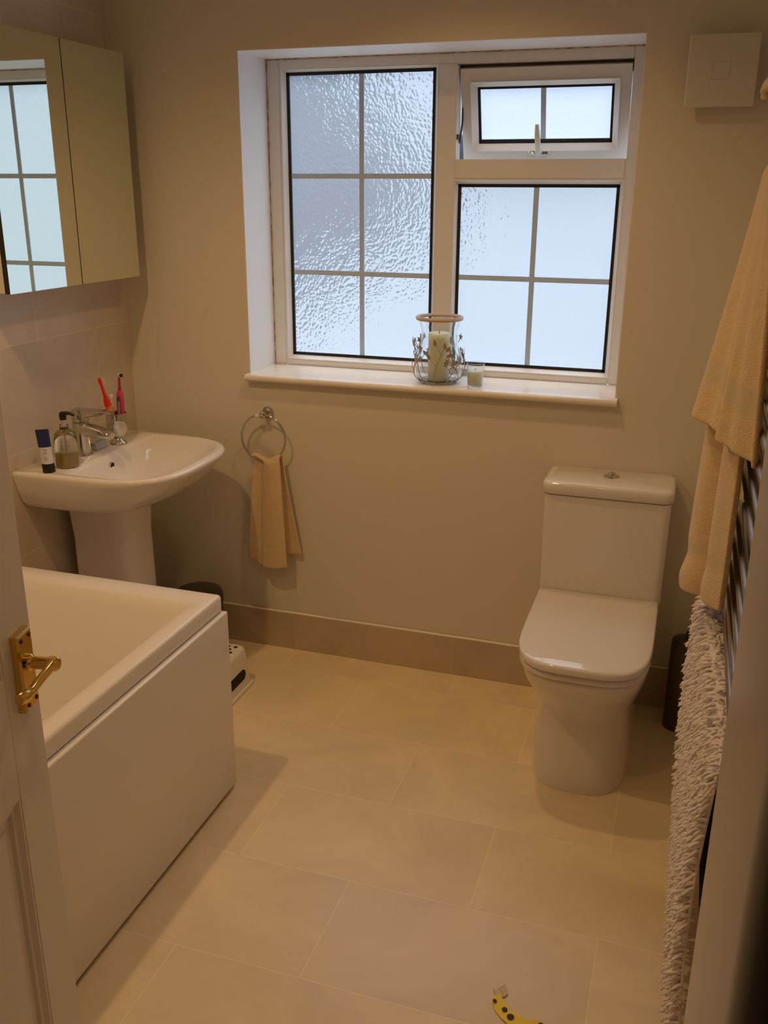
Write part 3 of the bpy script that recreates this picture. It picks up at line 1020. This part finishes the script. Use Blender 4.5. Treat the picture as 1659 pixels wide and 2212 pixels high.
# ------------------------------------------------------------------ towel ring and hand towel
tr = thing('towel_ring', (0.53, -0.002, 0.897), 'chrome towel ring on the window wall left of the window sill end', 'towel ring')
bm = nb()
lathe(bm, [(0.021, 0), (0.021, -0.008), (0.016, -0.013), (0.010, -0.016), (0.009, -0.036), (0.0105, -0.040), (0.0105, -0.052), (0.006, -0.055)], 0.530, -0.001, 0.897, 28, axis='y')
obj('wall_mount', bm, M_chrome, tr, smooth=True)
RC = Vector((0.530, -0.046, 0.815))
bm = nb()
tube(bm, [(RC.x + 0.082 * math.cos(2 * PI * k / 64), RC.y, RC.z + 0.082 * math.sin(2 * PI * k / 64)) for k in range(64)], 0.0038, 10, closed=True)
obj('ring', bm, M_chrome, tr, smooth=True)
bm = nb(); lathe(bm, [(0.002, 0.0), (0.008, -0.003), (0.009, -0.007), (0.008, -0.011), (0.002, -0.014)], 0.512, -0.046, 0.893, 14, axis='y')
obj('end_cap', bm, M_white_lac, tr, smooth=True)


def sheet(name, fn, nu, nv, th, m, parent=None, levels=1, mats=None, bandfn=None):
    bm = nb()
    g = [[bm.verts.new(fn(i / nu, j / nv)) for i in range(nu + 1)] for j in range(nv + 1)]
    for j in range(nv):
        for i in range(nu):
            f = bm.faces.new((g[j][i], g[j][i + 1], g[j + 1][i + 1], g[j + 1][i]))
            if bandfn and bandfn((i + .5) / nu, (j + .5) / nv):
                f.material_index = 1
    if parent is not None:
        bmesh.ops.translate(bm, verts=bm.verts[:], vec=-wloc(parent))
    me = bpy.data.meshes.new(name)
    bmesh.ops.recalc_face_normals(bm, faces=bm.faces[:])
    bm.to_mesh(me)
    bm.free()
    for q in (mats or [m]):
        me.materials.append(q)
    for p in me.polygons:
        p.use_smooth = True
    o = bpy.data.objects.new(name, me)
    C.objects.link(o)
    o.parent = parent
    s = o.modifiers.new('th', 'SOLIDIFY')
    s.thickness = th
    s.offset = 0
    if levels:
        s = o.modifiers.new('sub', 'SUBSURF')
        s.levels = levels
        s.render_levels = levels
    return o


def lerp(a, b, t):
    return a + (b - a) * t


# one towel: front fall, over the ring, back fall
def hand(u, v):
    # v 0..1 : front hem -> ring -> back hem
    zr = 0.7395
    if v < 0.52:
        t = v / 0.52           # 0 at hem, 1 at ring
        z = lerp(0.352, 0.735, t)
        w = lerp(0.158, 0.104, t ** 1.3)
        xc = lerp(0.535, 0.543, t)
        x = xc + (u - 0.5) * w
        fold = 0.010 * math.cos(u * 2 * PI * 1.15 + 0.9) * (0.5 + 0.5 * t) + 0.006 * math.exp(-((u - 0.36) / 0.05) ** 2) * -1
        y = -0.062 - fold * 0.9 - 0.006 * (1 - t) - 0.006 * math.sin(t * 3)
        if u < 0.36:
            y += 0.014 * (1 - u / 0.36) + 0.010
        z -= 0.012 * math.sin(PI * u) * (1 - t) - (0.014 * (0.36 - u) / 0.36 if u < 0.36 else 0) * (1 - t)
    elif v < 0.60:
        t = (v - 0.52) / 0.08
        a = PI * t
        z = 0.735 + 0.011 * math.sin(a) + 0.004 * math.sin(u * 9)
        # rides on the ring, which curves up towards both ends
        x = 0.543 + (u - 0.5) * 0.104
        y = -0.050 - 0.012 * math.cos(a)
    else:
        t = (v - 0.60) / 0.40
        z = lerp(0.735, 0.388, t)
        w = lerp(0.104, 0.185, t)
        x = lerp(0.543, 0.560, t) + (u - 0.5) * w
        y = -0.038 + 0.012 * t + 0.004 * math.cos(u * 14)
    lift = 0.016 * (2 * u - 1) ** 2 * (math.exp(-abs(z - 0.74) / 0.03))
    return (x, y, z + lift)


ht = sheet('hand_towel', hand, 26, 70, 0.007, M_towel, mats=[M_towel, M_towel_band],
           bandfn=lambda u, v: 0.10 < v < 0.125 or 0.065 < v < 0.075)
tag(ht, 'small beige hand towel hanging from the chrome ring on the window wall', 'towel')

# ------------------------------------------------------------------ toilet
TCX = 1.709
wc = thing('toilet', (TCX, -0.35, 0), 'white close coupled toilet with closed lid under the window', 'toilet')
def tr_(w, b, m, f, z, p=3.2):
    return [(TCX + s, -d, z) for s, d in dshape(w, -b, -m, -f, p)]
bm = nb()
loft(bm, [tr_(0.141, -0.02, -0.36, -0.577, 0.0, 3.0), tr_(0.141, -0.02, -0.36, -0.579, 0.012, 3.0), tr_(0.142, -0.02, -0.36, -0.570, 0.06, 3.0),
          tr_(0.137, -0.02, -0.36, -0.562, 0.15, 3.0), tr_(0.137, -0.02, -0.36, -0.566, 0.22, 2.9), tr_(0.146, -0.02, -0.37, -0.588, 0.265, 2.8),
          tr_(0.164, -0.02, -0.38, -0.628, 0.315, 2.8), tr_(0.174, -0.02, -0.40, -0.663, 0.355, 2.9), tr_(0.176, -0.02, -0.42, -0.682, 0.395, 3.2),
          tr_(0.176, -0.02, -0.42, -0.684, 0.404, 3.3), tr_(0.173, -0.022, -0.42, -0.680, 0.4085, 3.3), tr_(0.160, -0.03, -0.42, -0.666, 0.409, 3.3)])
obj('pan', bm, M_ceramic, wc, smooth=60)
bm = nb()
loft(bm, [tr_(0.145, -0.200, -0.43, -0.650, 0.409, 3.6), tr_(0.145, -0.200, -0.43, -0.650, 0.4132, 3.6), tr_(0.178, -0.196, -0.43, -0.692, 0.4138, 3.6), tr_(0.1785, -0.196, -0.43, -0.693, 0.417, 3.6),
          tr_(0.179, -0.196, -0.43, -0.694, 0.428, 3.6), tr_(0.177, -0.198, -0.43, -0.691, 0.4315, 3.6), tr_(0.160, -0.2, -0.43, -0.67, 0.4325, 3.6)])
obj('seat', bm, M_plastic, wc, smooth=60).data.materials[0] = M_ceramic
bm = nb()
loft(bm, [tr_(0.145, -0.205, -0.43, -0.655, 0.4325, 3.6), tr_(0.145, -0.205, -0.43, -0.655, 0.4372, 3.6), tr_(0.179, -0.196, -0.43, -0.702, 0.4378, 3.6), tr_(0.180, -0.196, -0.43, -0.703, 0.441, 3.6),
          tr_(0.180, -0.196, -0.43, -0.703, 0.453, 3.6), tr_(0.178, -0.197, -0.43, -0.700, 0.4570, 3.6),
          tr_(0.174, -0.200, -0.42, -0.695, 0.459, 3.6), tr_(0.12, -0.25, -0.41, -0.62, 0.460, 3.4)])
obj('lid', bm, M_ceramic, wc, smooth=60)
bm = nb()
loft(bm, [rrect(TCX - 0.178, TCX + 0.178, -0.190, -0.004, 0.020, 0.4275), rrect(TCX - 0.184, TCX + 0.184, -0.193, -0.004, 0.022, 0.45),
          rrect(TCX - 0.186, TCX + 0.186, -0.193, -0.004, 0.024, 0.762)])
obj('cistern', bm, M_ceramic, wc, smooth=60)
bm = nb()
loft(bm, [rrect(TCX - 0.186, TCX + 0.186, -0.195, -0.004, 0.026, 0.7645), rrect(TCX - 0.191, TCX + 0.191, -0.200, -0.003, 0.030, 0.768), rrect(TCX - 0.192, TCX + 0.192, -0.201, -0.003, 0.030, 0.794),
          rrect(TCX - 0.189, TCX + 0.189, -0.197, -0.005, 0.028, 0.801), rrect(TCX - 0.178, TCX + 0.178, -0.185, -0.012, 0.024, 0.804)])
obj('cistern_lid', bm, M_ceramic, wc, smooth=60)
bm = nb(); lathe(bm, [(0.024, 0), (0.023, 0.003), (0.012, 0.007), (0.009, 0.012), (0.006, 0.014)], TCX + 0.002, -0.085, 0.804, 28)
obj('flush_button', bm, M_chrome, wc, smooth=True)
bm = nb(); box(bm, TCX - 0.170, TCX + 0.170, -0.186, -0.03, 0.7615, 0.765)
obj('lid_gap_shade', bm, M_shade_wick, wc)  # dark box: shade painted into the joint below the cistern lid

# ------------------------------------------------------------------ toilet brush, bin, step stool
tbx, tby = 1.985, -0.105
tbr = thing('toilet_brush', (tbx, tby, 0), 'dark cylindrical toilet brush holder in the corner right of the toilet', 'toilet brush')
bm = nb(); lathe(bm, [(0.046, 0), (0.046, 0.30), (0.044, 0.304), (0.042, 0.304), (0.042, 0.30)], tbx, tby, 0, 32)
obj('holder', bm, M_brush, tbr, smooth=True)
bm = nb(); lathe(bm, [(0.041, 0.300), (0.041, 0.306), (0.034, 0.309), (0.006, 0.311), (0.006, 0.33), (0.004, 0.335)], tbx, tby, 0, 28)
obj('brush_lid', bm, M_grey_metal, tbr, smooth=True)

bcx, bcy = 0.326, -0.196
bn = thing('pedal_bin', (bcx, bcy, 0), 'small dark grey round bin between the washbasin pedestal and the window wall', 'bin')
bm = nb(); lathe(bm, [(0.078, 0), (0.082, 0.004), (0.084, 0.23), (0.086, 0.236), (0.086, 0.244)], bcx, bcy, 0, 40)
obj('bin_body', bm, M_grey_metal, bn, smooth=True)
bm = nb(); lathe(bm, [(0.086, 0.246), (0.086, 0.262), (0.080, 0.276), (0.060, 0.284), (0.02, 0.287)], bcx, bcy, 0, 40)
obj('bin_lid', bm, M_grey_metal, bn, smooth=50)
bm = nb(); box(bm, bcx - 0.095, bcx - 0.080, bcy - 0.02, bcy + 0.02, 0.243, 0.262, 0.003, 2)
obj('lid_hinge', bm, M_violet, bn, smooth=True)
bm = nb(); box(bm, bcx + 0.075, bcx + 0.105, bcy - 0.022, bcy + 0.022, 0.004, 0.012, 0.003, 2)
obj('pedal', bm, M_black, bn, smooth=True)

ss = thing('step_stool', (0.47, -0.40, 0), 'white plastic step stool with round holes beside the bath end', 'step stool')
SXa, SXb, SYa, SYb, SH = 0.300, 0.578, -0.560, -0.282, 0.150
bm = nb()
# shell: splayed skirt, shoulder, flat top; dark discs carry the shade of its holes
loft(bm, [rrect(SXa, SXb, SYa, SYb, 0.02, 0.0), rrect(SXa, SXb, SYa, SYb, 0.02, 0.012), rrect(SXa + 0.008, SXb - 0.008, SYa + 0.008, SYb - 0.008, 0.02, 0.014),
          rrect(SXa + 0.018, SXb - 0.018, SYa + 0.018, SYb - 0.018, 0.022, 0.135), rrect(SXa + 0.022, SXb - 0.022, SYa + 0.022, SYb - 0.022, 0.022, 0.146),
          rrect(SXa + 0.030, SXb - 0.030, SYa + 0.030, SYb - 0.030, 0.020, SH)], False, False)
tx0, tx1, ty0, ty1 = SXa + 0.030, SXb - 0.030, SYa + 0.030, SYb - 0.030
top = [bm.verts.new(p) for p in rrect(tx0, tx1, ty0, ty1, 0.020, SH)]
bm.faces.new(top)
bmesh.ops.remove_doubles(bm, verts=bm.verts[:], dist=1e-5)
obj('stool_body', bm, M_plastic, ss, smooth=50)
k = 0
yy = ty1 - 0.018
row = 0
while yy > ty0 + 0.01:
    xx = tx1 - 0.016 - (0.0135 if row % 2 else 0)
    while xx > tx0 + 0.01:
        if xx > 0.44:
            bm = nb(); lathe(bm, [(0.0074, 0.0001), (0.0072, 0.0007)], xx, yy, SH, 14)
            obj('drain_hole_shade', bm, M_shade_wick, ss)  # flat dark disc painted as the shade in a hole
        xx -= 0.027
    yy -= 0.021
    row += 1
bm = nb()   # dark patch on the side, painted shade of a hand slot
ol = []
for cy2, sgn in ((-0.352, 1), (-0.490, -1)):
    for k in range(9):
        a = math.radians(-90 + 180 * k / 8) * 1
        ol.append((cy2 + sgn * 0.018 * math.cos(a), 0.062 + sgn * 0.018 * math.sin(a)))
loft(bm, [[(SXb - 0.0135 - (z_ - 0.014) * 0.082 + 0.006 - 0.004, y_, z_) for y_, z_ in ol], [(SXb - 0.0125 - (z_ - 0.014) * 0.082 + 0.006, y_, z_) for y_, z_ in ol]])
obj('slot_shade', bm, M_shade_wick, ss)
o = thing('plastic_cap', (0.505, -0.255, 0), 'small dark plum plastic item on the floor behind the step stool', 'cap')
bm = nb(); box(bm, 0.488, 0.522, -0.268, -0.244, 0.0, 0.050, 0.004, 2)
obj('cap_body', bm, M_violet, o, smooth=True)

# ------------------------------------------------------------------ extractor fan
fn_ = thing('extractor_fan', (1.90, -0.002, 1.93), 'square cream extractor fan cover high on the wall right of the window', 'extractor fan')
bm = nb()
F0, F1, G0, G1 = 1.812, 1.990, 1.842, 2.020
def fr(i, yy):
    return [(F0 + i, yy, G0 + i), (F1 - i, yy, G0 + i), (F1 - i, yy, G1 - i), (F0 + i, yy, G1 - i)]
loft(bm, [fr(0.012, 0.0), fr(0.012, -0.028), fr(0.0, -0.030), fr(0.0, -0.042), fr(0.003, -0.045)], True, True)
obj('cover', bm, M_fan, fn_)
bm = nb()
c0x, c0z = 1.898, 1.930
for (x0, x1, z0, z1) in ((-.022, .022, .021, .022), (-.022, .022, -.022, -.021), (-.022, -.021, -.022, .022), (.021, .022, -.022, .022)):
    box(bm, c0x + x0, c0x + x1, -0.0456, -0.0445, c0z + z0, c0z + z1)
obj('centre_outline', bm, M_rim, fn_)

# ------------------------------------------------------------------ hurricane candle holder and votive
hx_, hy_, hz_ = 1.117, 0.070, 1.0289
hc = thing('hurricane_lantern', (hx_, hy_, hz_), 'glass hurricane candle holder with metal leaf decoration on the window sill', 'candle holder')
bm = nb()
pr = [(0.052, 0.004), (0.064, 0.008), (0.077, 0.028), (0.082, 0.055), (0.078, 0.085), (0.066, 0.115), (0.058, 0.145), (0.059, 0.172), (0.067, 0.198), (0.071, 0.206)]
lathe(bm, pr + [(r - 0.0025, h) for r, h in pr[::-1]][:-1] + [(0.050, 0.0065)], hx_, hy_, hz_, 48)
obj('glass_vase', bm, M_glass, hc, smooth=60)
bm = nb()
lathe(bm, [(0.0685, 0.204), (0.0755, 0.203), (0.078, 0.209), (0.0755, 0.215), (0.0700, 0.215), (0.0668, 0.210), (0.0685, 0.204)], hx_, hy_, hz_, 48, cap0=False, cap1=False)
obj('rim_band', bm, M_rim, hc, smooth=True)
bm = nb()
tube(bm, [(hx_ + 0.062 * math.cos(2 * PI * k / 48), hy_ + 0.062 * math.sin(2 * PI * k / 48), hz_ + 0.006) for k in range(48)], 0.0022, 8, closed=True)
for k in range(3):
    a = 2 * PI * k / 3 - 2.2
    bmesh.ops.create_uvsphere(bm, u_segments=10, v_segments=6, radius=0.0045, matrix=Matrix.Translation((hx_ + 0.060 * math.cos(a), hy_ + 0.060 * math.sin(a), hz_ + 0.0047)))
obj('wire_base', bm, M_wire, hc, smooth=True)


def on_wall(az, h, off=0.006):
    r = 0.052
    for (r0_, h0), (r1_, h1) in zip(pr[:-1], pr[1:]):
        if h0 <= h <= h1:
            r = lerp(r0_, r1_, (h - h0) / (h1 - h0))
            break
    r = max(r, 0.076 if h > 0.03 else r) + off + (0.10 * max(0, h - 0.09))
    return Vector((hx_ + r * math.cos(az), hy_ + r * math.sin(az), hz_ + h))


def leaf_mesh(c, n, up, kind, s):
    n = n.normalized()
    up = (up - n * up.dot(n)).normalized()
    si = n.cross(up)
    bm = nb()
    if kind == 'leaf':
        ol = [(0, -1.2), (0.55, -0.75), (0.62, -0.1), (0.35, 0.6), (0, 1.3), (-0.35, 0.6), (-0.62, -0.1), (-0.55, -0.75)]
    elif kind == 'maple':
        ol = []
        for k in range(10):
            rr = 1.15 if k % 2 == 0 else 0.5
            a = PI / 2 + 2 * PI * k / 10
            ol.append((rr * math.cos(a), rr * math.sin(a)))
    else:
        ol = []
        for k in range(20):
            a = 2 * PI * k / 20
            rr = 0.75 + 0.28 * math.cos(5 * a)
            ol.append((rr * math.cos(a), rr * math.sin(a)))
    p0 = [c + si * x * s + up * y * s - n * 0.0003 for x, y in ol]
    p1 = [c + si * x * s + up * y * s + n * 0.0003 for x, y in ol]
    loft(bm, [p0, p1])
    return bm


rl = random.Random(5)
for k in range(11):
    az0 = -PI / 2 + 2 * PI * k / 11 - 0.5
    sw = rl.uniform(0.35, 0.6) * (1 if k % 3 else -1)
    top_h = rl.choice([0.075, 0.10, 0.125])
    bm = nb()
    pts = [on_wall(az0 + sw * (t / 8) ** 1.5, 0.006 + (top_h - 0.006) * (t / 8) ** 0.8) for t in range(9)]
    tube(bm, pts, [0.0016] * 8 + [0.0009], 6)
    leaves = [(pts[-1], az0 + sw, rl.choice(['leaf', 'maple', 'flower']))]
    for t_, ds, dh in ((3, -0.28, 0.030), (5, 0.30, 0.028), (6, -0.22, 0.034)):
        azb = az0 + sw * (t_ / 8) ** 1.5
        hb = pts[t_].z - hz_
        q = [on_wall(azb + ds * s_ / 4, hb + dh * (s_ / 4) ** 0.7) for s_ in range(5)]
        tube(bm, q, [0.0013] * 4 + [0.0008], 6)
        leaves.append((q[-1], azb + ds, rl.choice(['leaf', 'leaf', 'maple', 'flower'])))
    st = obj('wire_stem', bm, M_wire, hc, smooth=True)
    for c_, az, kd in leaves:
        n = Vector((math.cos(az), math.sin(az), 0.0))
        tilt = rl.uniform(-0.9, 0.9)
        up = Vector((-math.sin(az) * math.sin(tilt), math.cos(az) * math.sin(tilt), math.cos(tilt)))
        s = {'leaf': 0.0095, 'maple': 0.0110, 'flower': 0.0098}[kd]
        lf = obj('metal_leaf', leaf_mesh(c_ + n * 0.0016 + up * s * 0.6, n, up, kd, s), M_leaf, st)
cn = thing('pillar_candle', (hx_, hy_, hz_ + 0.0068), 'thick cream pillar candle standing inside the glass hurricane holder', 'candle')
bm = nb()
lathe(bm, [(0.0345, 0), (0.035, 0.002), (0.035, 0.150), (0.0335, 0.155), (0.030, 0.1545), (0.012, 0.151)], hx_, hy_, hz_ + 0.0068, 36)
obj('wax', bm, M_wax, cn, smooth=50)
bm = nb(); tube(bm, [(hx_, hy_, hz_ + 0.156), (hx_ + 0.001, hy_, hz_ + 0.168)], 0.0011, 6)
obj('wick', bm, M_shade_wick, cn)

vx, vy = 1.247, 0.044
vt = thing('votive_candle', (vx, vy, hz_), 'small votive candle in clear glass on the sill, right of hurricane holder', 'candle')
bm = nb()
lathe(bm, [(0.0235, 0), (0.0242, 0.002), (0.0285, 0.066), (0.0300, 0.074), (0.0288, 0.075), (0.0272, 0.066), (0.0227, 0.005)], vx, vy, hz_, 32)
obj('glass_cup', bm, M_glass, vt, smooth=50)
bm = nb(); lathe(bm, [(0.0224, 0.0055), (0.0255, 0.050), (0.010, 0.0495)], vx, vy, hz_, 32)
obj('wax', bm, M_wax, vt, smooth=50)
bm = nb(); tube(bm, [(vx, vy, hz_ + 0.0495), (vx, vy, hz_ + 0.058)], 0.0010, 6)
obj('wick', bm, M_shade_wick, vt)

# ------------------------------------------------------------------ towel radiator on the right wall
RZ0, RZ1 = 0.28, 1.68
RXC = 2.044
ry0, ry1 = -1.47, -0.80
rad = thing('towel_radiator', (RXC, (ry0 + ry1) / 2, RZ0), 'chrome ladder towel radiator on the right wall hung with towels', 'radiator')
for y_ in (ry0, ry1):
    bm = nb(); tube(bm, [(RXC + 0.012, y_, RZ0), (RXC + 0.012, y_, RZ1)], 0.016, 16)
    obj('upright', bm, M_chrome, rad, smooth=True)
    for z_ in (RZ0 + 0.08, RZ1 - 0.08):
        bm = nb(); tube(bm, [(RXC + 0.02, y_, z_), (RX - 0.001, y_, z_)], 0.010, 12)
        obj('wall_bracket', bm, M_chrome, rad, smooth=True)
rz = [0.33, 0.385, 0.44, 0.495, 0.55, 0.605, 0.70, 0.755, 0.81, 0.865, 0.92, 0.975, 1.07, 1.125, 1.18, 1.235, 1.29, 1.345, 1.46, 1.515, 1.57, 1.655]
for z_ in rz:
    bm = nb()
    tube(bm, [(RXC - 0.008, ry0 + (ry1 - ry0) * k / 14, z_) for k in range(15)], 0.011, 12)
    obj('rung', bm, M_rail, rad, smooth=True)


# large beige bath towel folded over a high rung, its front fall swinging out
def big(u, v):
    # u: along the rail, 0 = near camera, 1 = far ; v: 0 = front hem, up and over, 1 = back hem
    y = lerp(-1.245, -0.855, u)
    if v < 0.72:
        t = 1 - v / 0.72      # 0 at the rung, 1 at the hem
        z = lerp(1.665, 1.195, t)
        xt = 2.000
        xb = lerp(2.012, 1.918, u)
        x = lerp(xt, xb, t ** 1.15)
        x += (0.010 * math.sin(u * 13 + 0.6) + 0.005 * math.sin(u * 29)) * (0.25 + t)
        y += 0.02 * t * math.sin(u * 7)
        z += 0.020 * u * t * 0 - 0.02 * (1 - u) * t
        if 0.80 < t < 0.86:
            x -= 0.0
    elif v < 0.80:
        a = PI * (v - 0.72) / 0.08
        z = 1.665 + 0.020 * math.sin(a)
        x = 2.035 - 0.034 * math.cos(a)
    else:
        t = (v - 0.80) / 0.20
        z = lerp(1.665, 1.35, t)
        x = 2.069
        y = lerp(-1.245, -0.855, u)
    return (x, y, z)


bt = sheet('bath_towel', big, 44, 70, 0.010, M_towel2, mats=[M_towel2, M_towel_band], bandfn=lambda u, v: 0.12 < v < 0.185)
tag(bt, 'large golden beige bath towel folded over the upper rungs of the towel radiator', 'towel')


# hand towel with two thick bunched folds, below the bath towel
def fold_towel(u, v):
    t = v
    z = lerp(1.235, 0.80 + 0.055 * (1 - min(1, u / 0.42) ** 3), t)
    # plan path across the two rolls
    path = [(2.008, -1.12), (1.998, -1.10), (1.978, -1.055), (1.982, -1.00), (2.006, -0.985), (2.008, -0.972), (1.985, -0.955), (1.952, -0.93), (1.938, -0.89), (1.945, -0.85), (1.975, -0.835), (2.010, -0.84)]
    s = u * (len(path) - 1)
    i = min(int(s), len(path) - 2)
    f = s - i
    def cr_(p0, p1, p2, p3, t_):
        return 0.5 * ((2 * p1) + (-p0 + p2) * t_ + (2 * p0 - 5 * p1 + 4 * p2 - p3) * t_ ** 2 + (-p0 + 3 * p1 - 3 * p2 + p3) * t_ ** 3)
    idx = [max(0, i - 1), i, i + 1, min(len(path) - 1, i + 2)]
    x = cr_(*[path[k][0] for k in idx], f)
    y = cr_(*[path[k][1] for k in idx], f)
    k = lerp(0.75, 1.0, t ** 0.8)
    bul = 0.010 * math.exp(-((t - 0.93) / 0.06) ** 2) - 0.006 * math.exp(-((t - 0.80) / 0.05) ** 2)
    x = 2.012 - (2.012 - x) * k - bul * (2.012 - x) * 9
    x += 0.03 * (1 - t) * u * 0
    z -= 0.010 * math.sin(u * 9)
    return (x, y, z)


ft = sheet('folded_towel', fold_towel, 55, 50, 0.012, M_towel, mats=[M_towel, M_towel_band], bandfn=lambda u, v: 0.72 < v < 0.80)
tag(ft, 'thick beige hand towel bunched in two folds below the large bath towel', 'towel')


# corner of another folded towel at the very top
def topt(u, v):
    y = lerp(-1.18, -0.90, u)
    x0 = 1.972 + 0.004 * math.sin(u * 9)
    pts = [(x0, 1.785), (x0 + 0.004, 1.80), (2.0, 1.83), (2.03, 1.87), (2.06, 1.86), (2.07, 1.79)]
    s = v * (len(pts) - 1)
    i = min(int(s), len(pts) - 2)
    f = s - i
    return (lerp(pts[i][0], pts[i + 1][0], f), y, lerp(pts[i][1], pts[i + 1][1], f))


hk = thing('wall_hook_rail', (RX - 0.002, -1.04, 1.80), 'small chrome rail on the right wall above the towel radiator', 'rail')
bm = nb()
tube(bm, [(2.045, -1.20, 1.845), (2.045, -0.88, 1.845)], 0.010, 12)
obj('bar', bm, M_chrome, hk, smooth=True)
for y_ in (-1.19, -0.89):
    bm = nb(); tube(bm, [(2.045, y_, 1.845), (RX - 0.001, y_, 1.845)], 0.009, 12)
    obj('bracket', bm, M_chrome, hk, smooth=True)
tt = sheet('face_cloth', topt, 20, 30, 0.010, M_towel2)
tag(tt, 'golden beige cloth corner hanging at the top right edge above the bath towel', 'towel')

# ------------------------------------------------------------------ white chenille bath mat
bmT = thing('bath_mat', (1.99, -1.08, 0.03), 'white shaggy chenille bath mat hanging from the lower rungs of the towel radiator', 'bath mat')
MY0, MY1 = -1.47, -0.735
MZ0, MZ1 = 0.075, 0.725


def matp(u, v):
    # u 0 near -> 1 far ; v 0 bottom -> 1 top (front fall)
    far = lerp(MY1 - 0.10, MY1, min(1, v * 1.6))
    y = lerp(MY0, far, u)
    x = 1.995 - 0.010 * math.sin(PI * v) - 0.006 * math.sin(u * 5 + v * 3) + 0.022 * (1 - u)
    z = lerp(MZ0, MZ1, v)
    return Vector((x, y, z))


def backing(u, v):
    if v < 0.8:
        return tuple(matp(u, v / 0.8))
    if v < 0.86:
        a = PI * (v - 0.8) / 0.06
        p = matp(u, 1)
        return (p.x + 0.033 - 0.033 * math.cos(a), max(-1.44, min(-0.83, p.y)) if a > 1.6 else p.y, p.z + 0.016 * math.sin(a))
    t = (v - 0.86) / 0.14
    p = matp(u, 1)
    return (p.x + 0.066, max(-1.44, min(-0.83, p.y)), p.z - 0.16 * t)


sheet('backing', backing, 24, 50, 0.006, M_chenille, parent=bmT)
bm = nb()
rm = random.Random(3)
V = bm.verts
def noodle(p, d, L, r):
    d = d.normalized()
    side = d.cross(Vector((0, 0, 1)))
    if side.length < 0.1:
        side = Vector((0, 1, 0))
    side.normalize()
    up = side.cross(d)
    droop = Vector((0, 0, -1))
    rings = []
    for k, (t, rr) in enumerate(((0, 0.8), (0.35, 1.0), (0.75, 1.0), (0.95, 0.75), (1.02, 0.3))):
        c = p + d * L * t + droop * L * 0.45 * t * t
        rings.append([c + (side * math.cos(2 * PI * q / 5) + up * math.sin(2 * PI * q / 5)) * r * rr for q in range(5)])
    loft(bm, rings, False, True)
NU, NV = 60, 64
for i in range(NU):
    for j in range(NV):
        u = (i + rm.uniform(0.1, 0.9)) / NU
        v = (j + rm.uniform(0.1, 0.9)) / NV
        p = matp(u, v)
        d = Vector((-1, rm.uniform(-0.9, 0.9), rm.uniform(-0.7, 0.5)))
        if u > 0.95:
            d += Vector((0.3, 1.2, 0))
        noodle(p, d, rm.uniform(0.018, 0.030), 0.0034)
for i in range(220):   # over the top and along the far edge
    u = rm.random()
    p = matp(u, 1) + Vector((rm.uniform(0, 0.03), 0, 0.014))
    noodle(p, Vector((rm.uniform(-1, 0.2), rm.uniform(-.6, .6), 0.7)), 0.02, 0.0034)
for i in range(260):
    p = matp(1.0, rm.random())
    noodle(p, Vector((rm.uniform(-1, .3), 1.0, rm.uniform(-.5, .4))), 0.024, 0.0034)
pile = obj('chenille_pile', bm, M_chenille, bmT, smooth=60)
pile['kind'] = 'stuff'

# ------------------------------------------------------------------ scrap of yellow wrapper on the floor
sw_ = thing('wrapper_scrap', (1.69, -1.37, 0.001), 'torn strip of yellow wrapper with dark brown spots on the floor', 'wrapper')
cl = [(1.652, -1.345), (1.6545, -1.362), (1.664, -1.377), (1.680, -1.391), (1.700, -1.404), (1.722, -1.412), (1.745, -1.408), (1.762, -1.402)]
bm = nb()
top_, bot = [], []
for k, (x, y) in enumerate(cl):
    a = cl[max(0, k - 1)]; b = cl[min(len(cl) - 1, k + 1)]
    d = Vector((b[0] - a[0], b[1] - a[1], 0)).normalized()
    n = Vector((-d.y, d.x, 0))
    hw_ = [0.006, 0.011, 0.014, 0.015, 0.016, 0.018, 0.019, 0.012][k]
    zz = 0.0012 + 0.004 * math.sin(k * 1.3) ** 2
    top_.append([Vector((x, y, zz)) + n * hw_ + Vector((0, 0, 0.003)), Vector((x, y, zz)) - n * hw_])
g = [[bm.verts.new(p) for p in r] for r in top_]
g2 = [[bm.verts.new(p + Vector((0, 0, 0.0006))) for p in r] for r in top_]
for a, b, a2, b2 in zip(g[:-1], g[1:], g2[:-1], g2[1:]):
    bm.faces.new((a[0], a[1], b[1], b[0]))
    bm.faces.new((a2[0], b2[0], b2[1], a2[1]))
    bm.faces.new((a[0], b[0], b2[0], a2[0]))
    bm.faces.new((a[1], a2[1], b2[1], b[1]))
obj('strip', bm, M_yellow, sw_, smooth=True)
for (x, y, r, z_) in [(1.650, -1.368, 0.0045, 0.0085), (1.674, -1.3825, 0.0060, 0.0075), (1.689, -1.397, 0.0078, 0.0075), (1.752, -1.398, 0.006, 0.0085)]:
    bm = nb(); lathe(bm, [(r, 0), (r * 0.9, 0.0006)], x, y, z_, 10)
    obj('spot', bm, M_spot, sw_)
bm = nb()
ol = [(1.640, -1.336), (1.648, -1.334), (1.655, -1.322), (1.662, -1.314), (1.667, -1.326), (1.672, -1.336), (1.668, -1.346), (1.656, -1.352), (1.646, -1.346)]
prism(bm, ol, 0.001, 0.0035)
obj('torn_end', bm, M_torn, sw_)
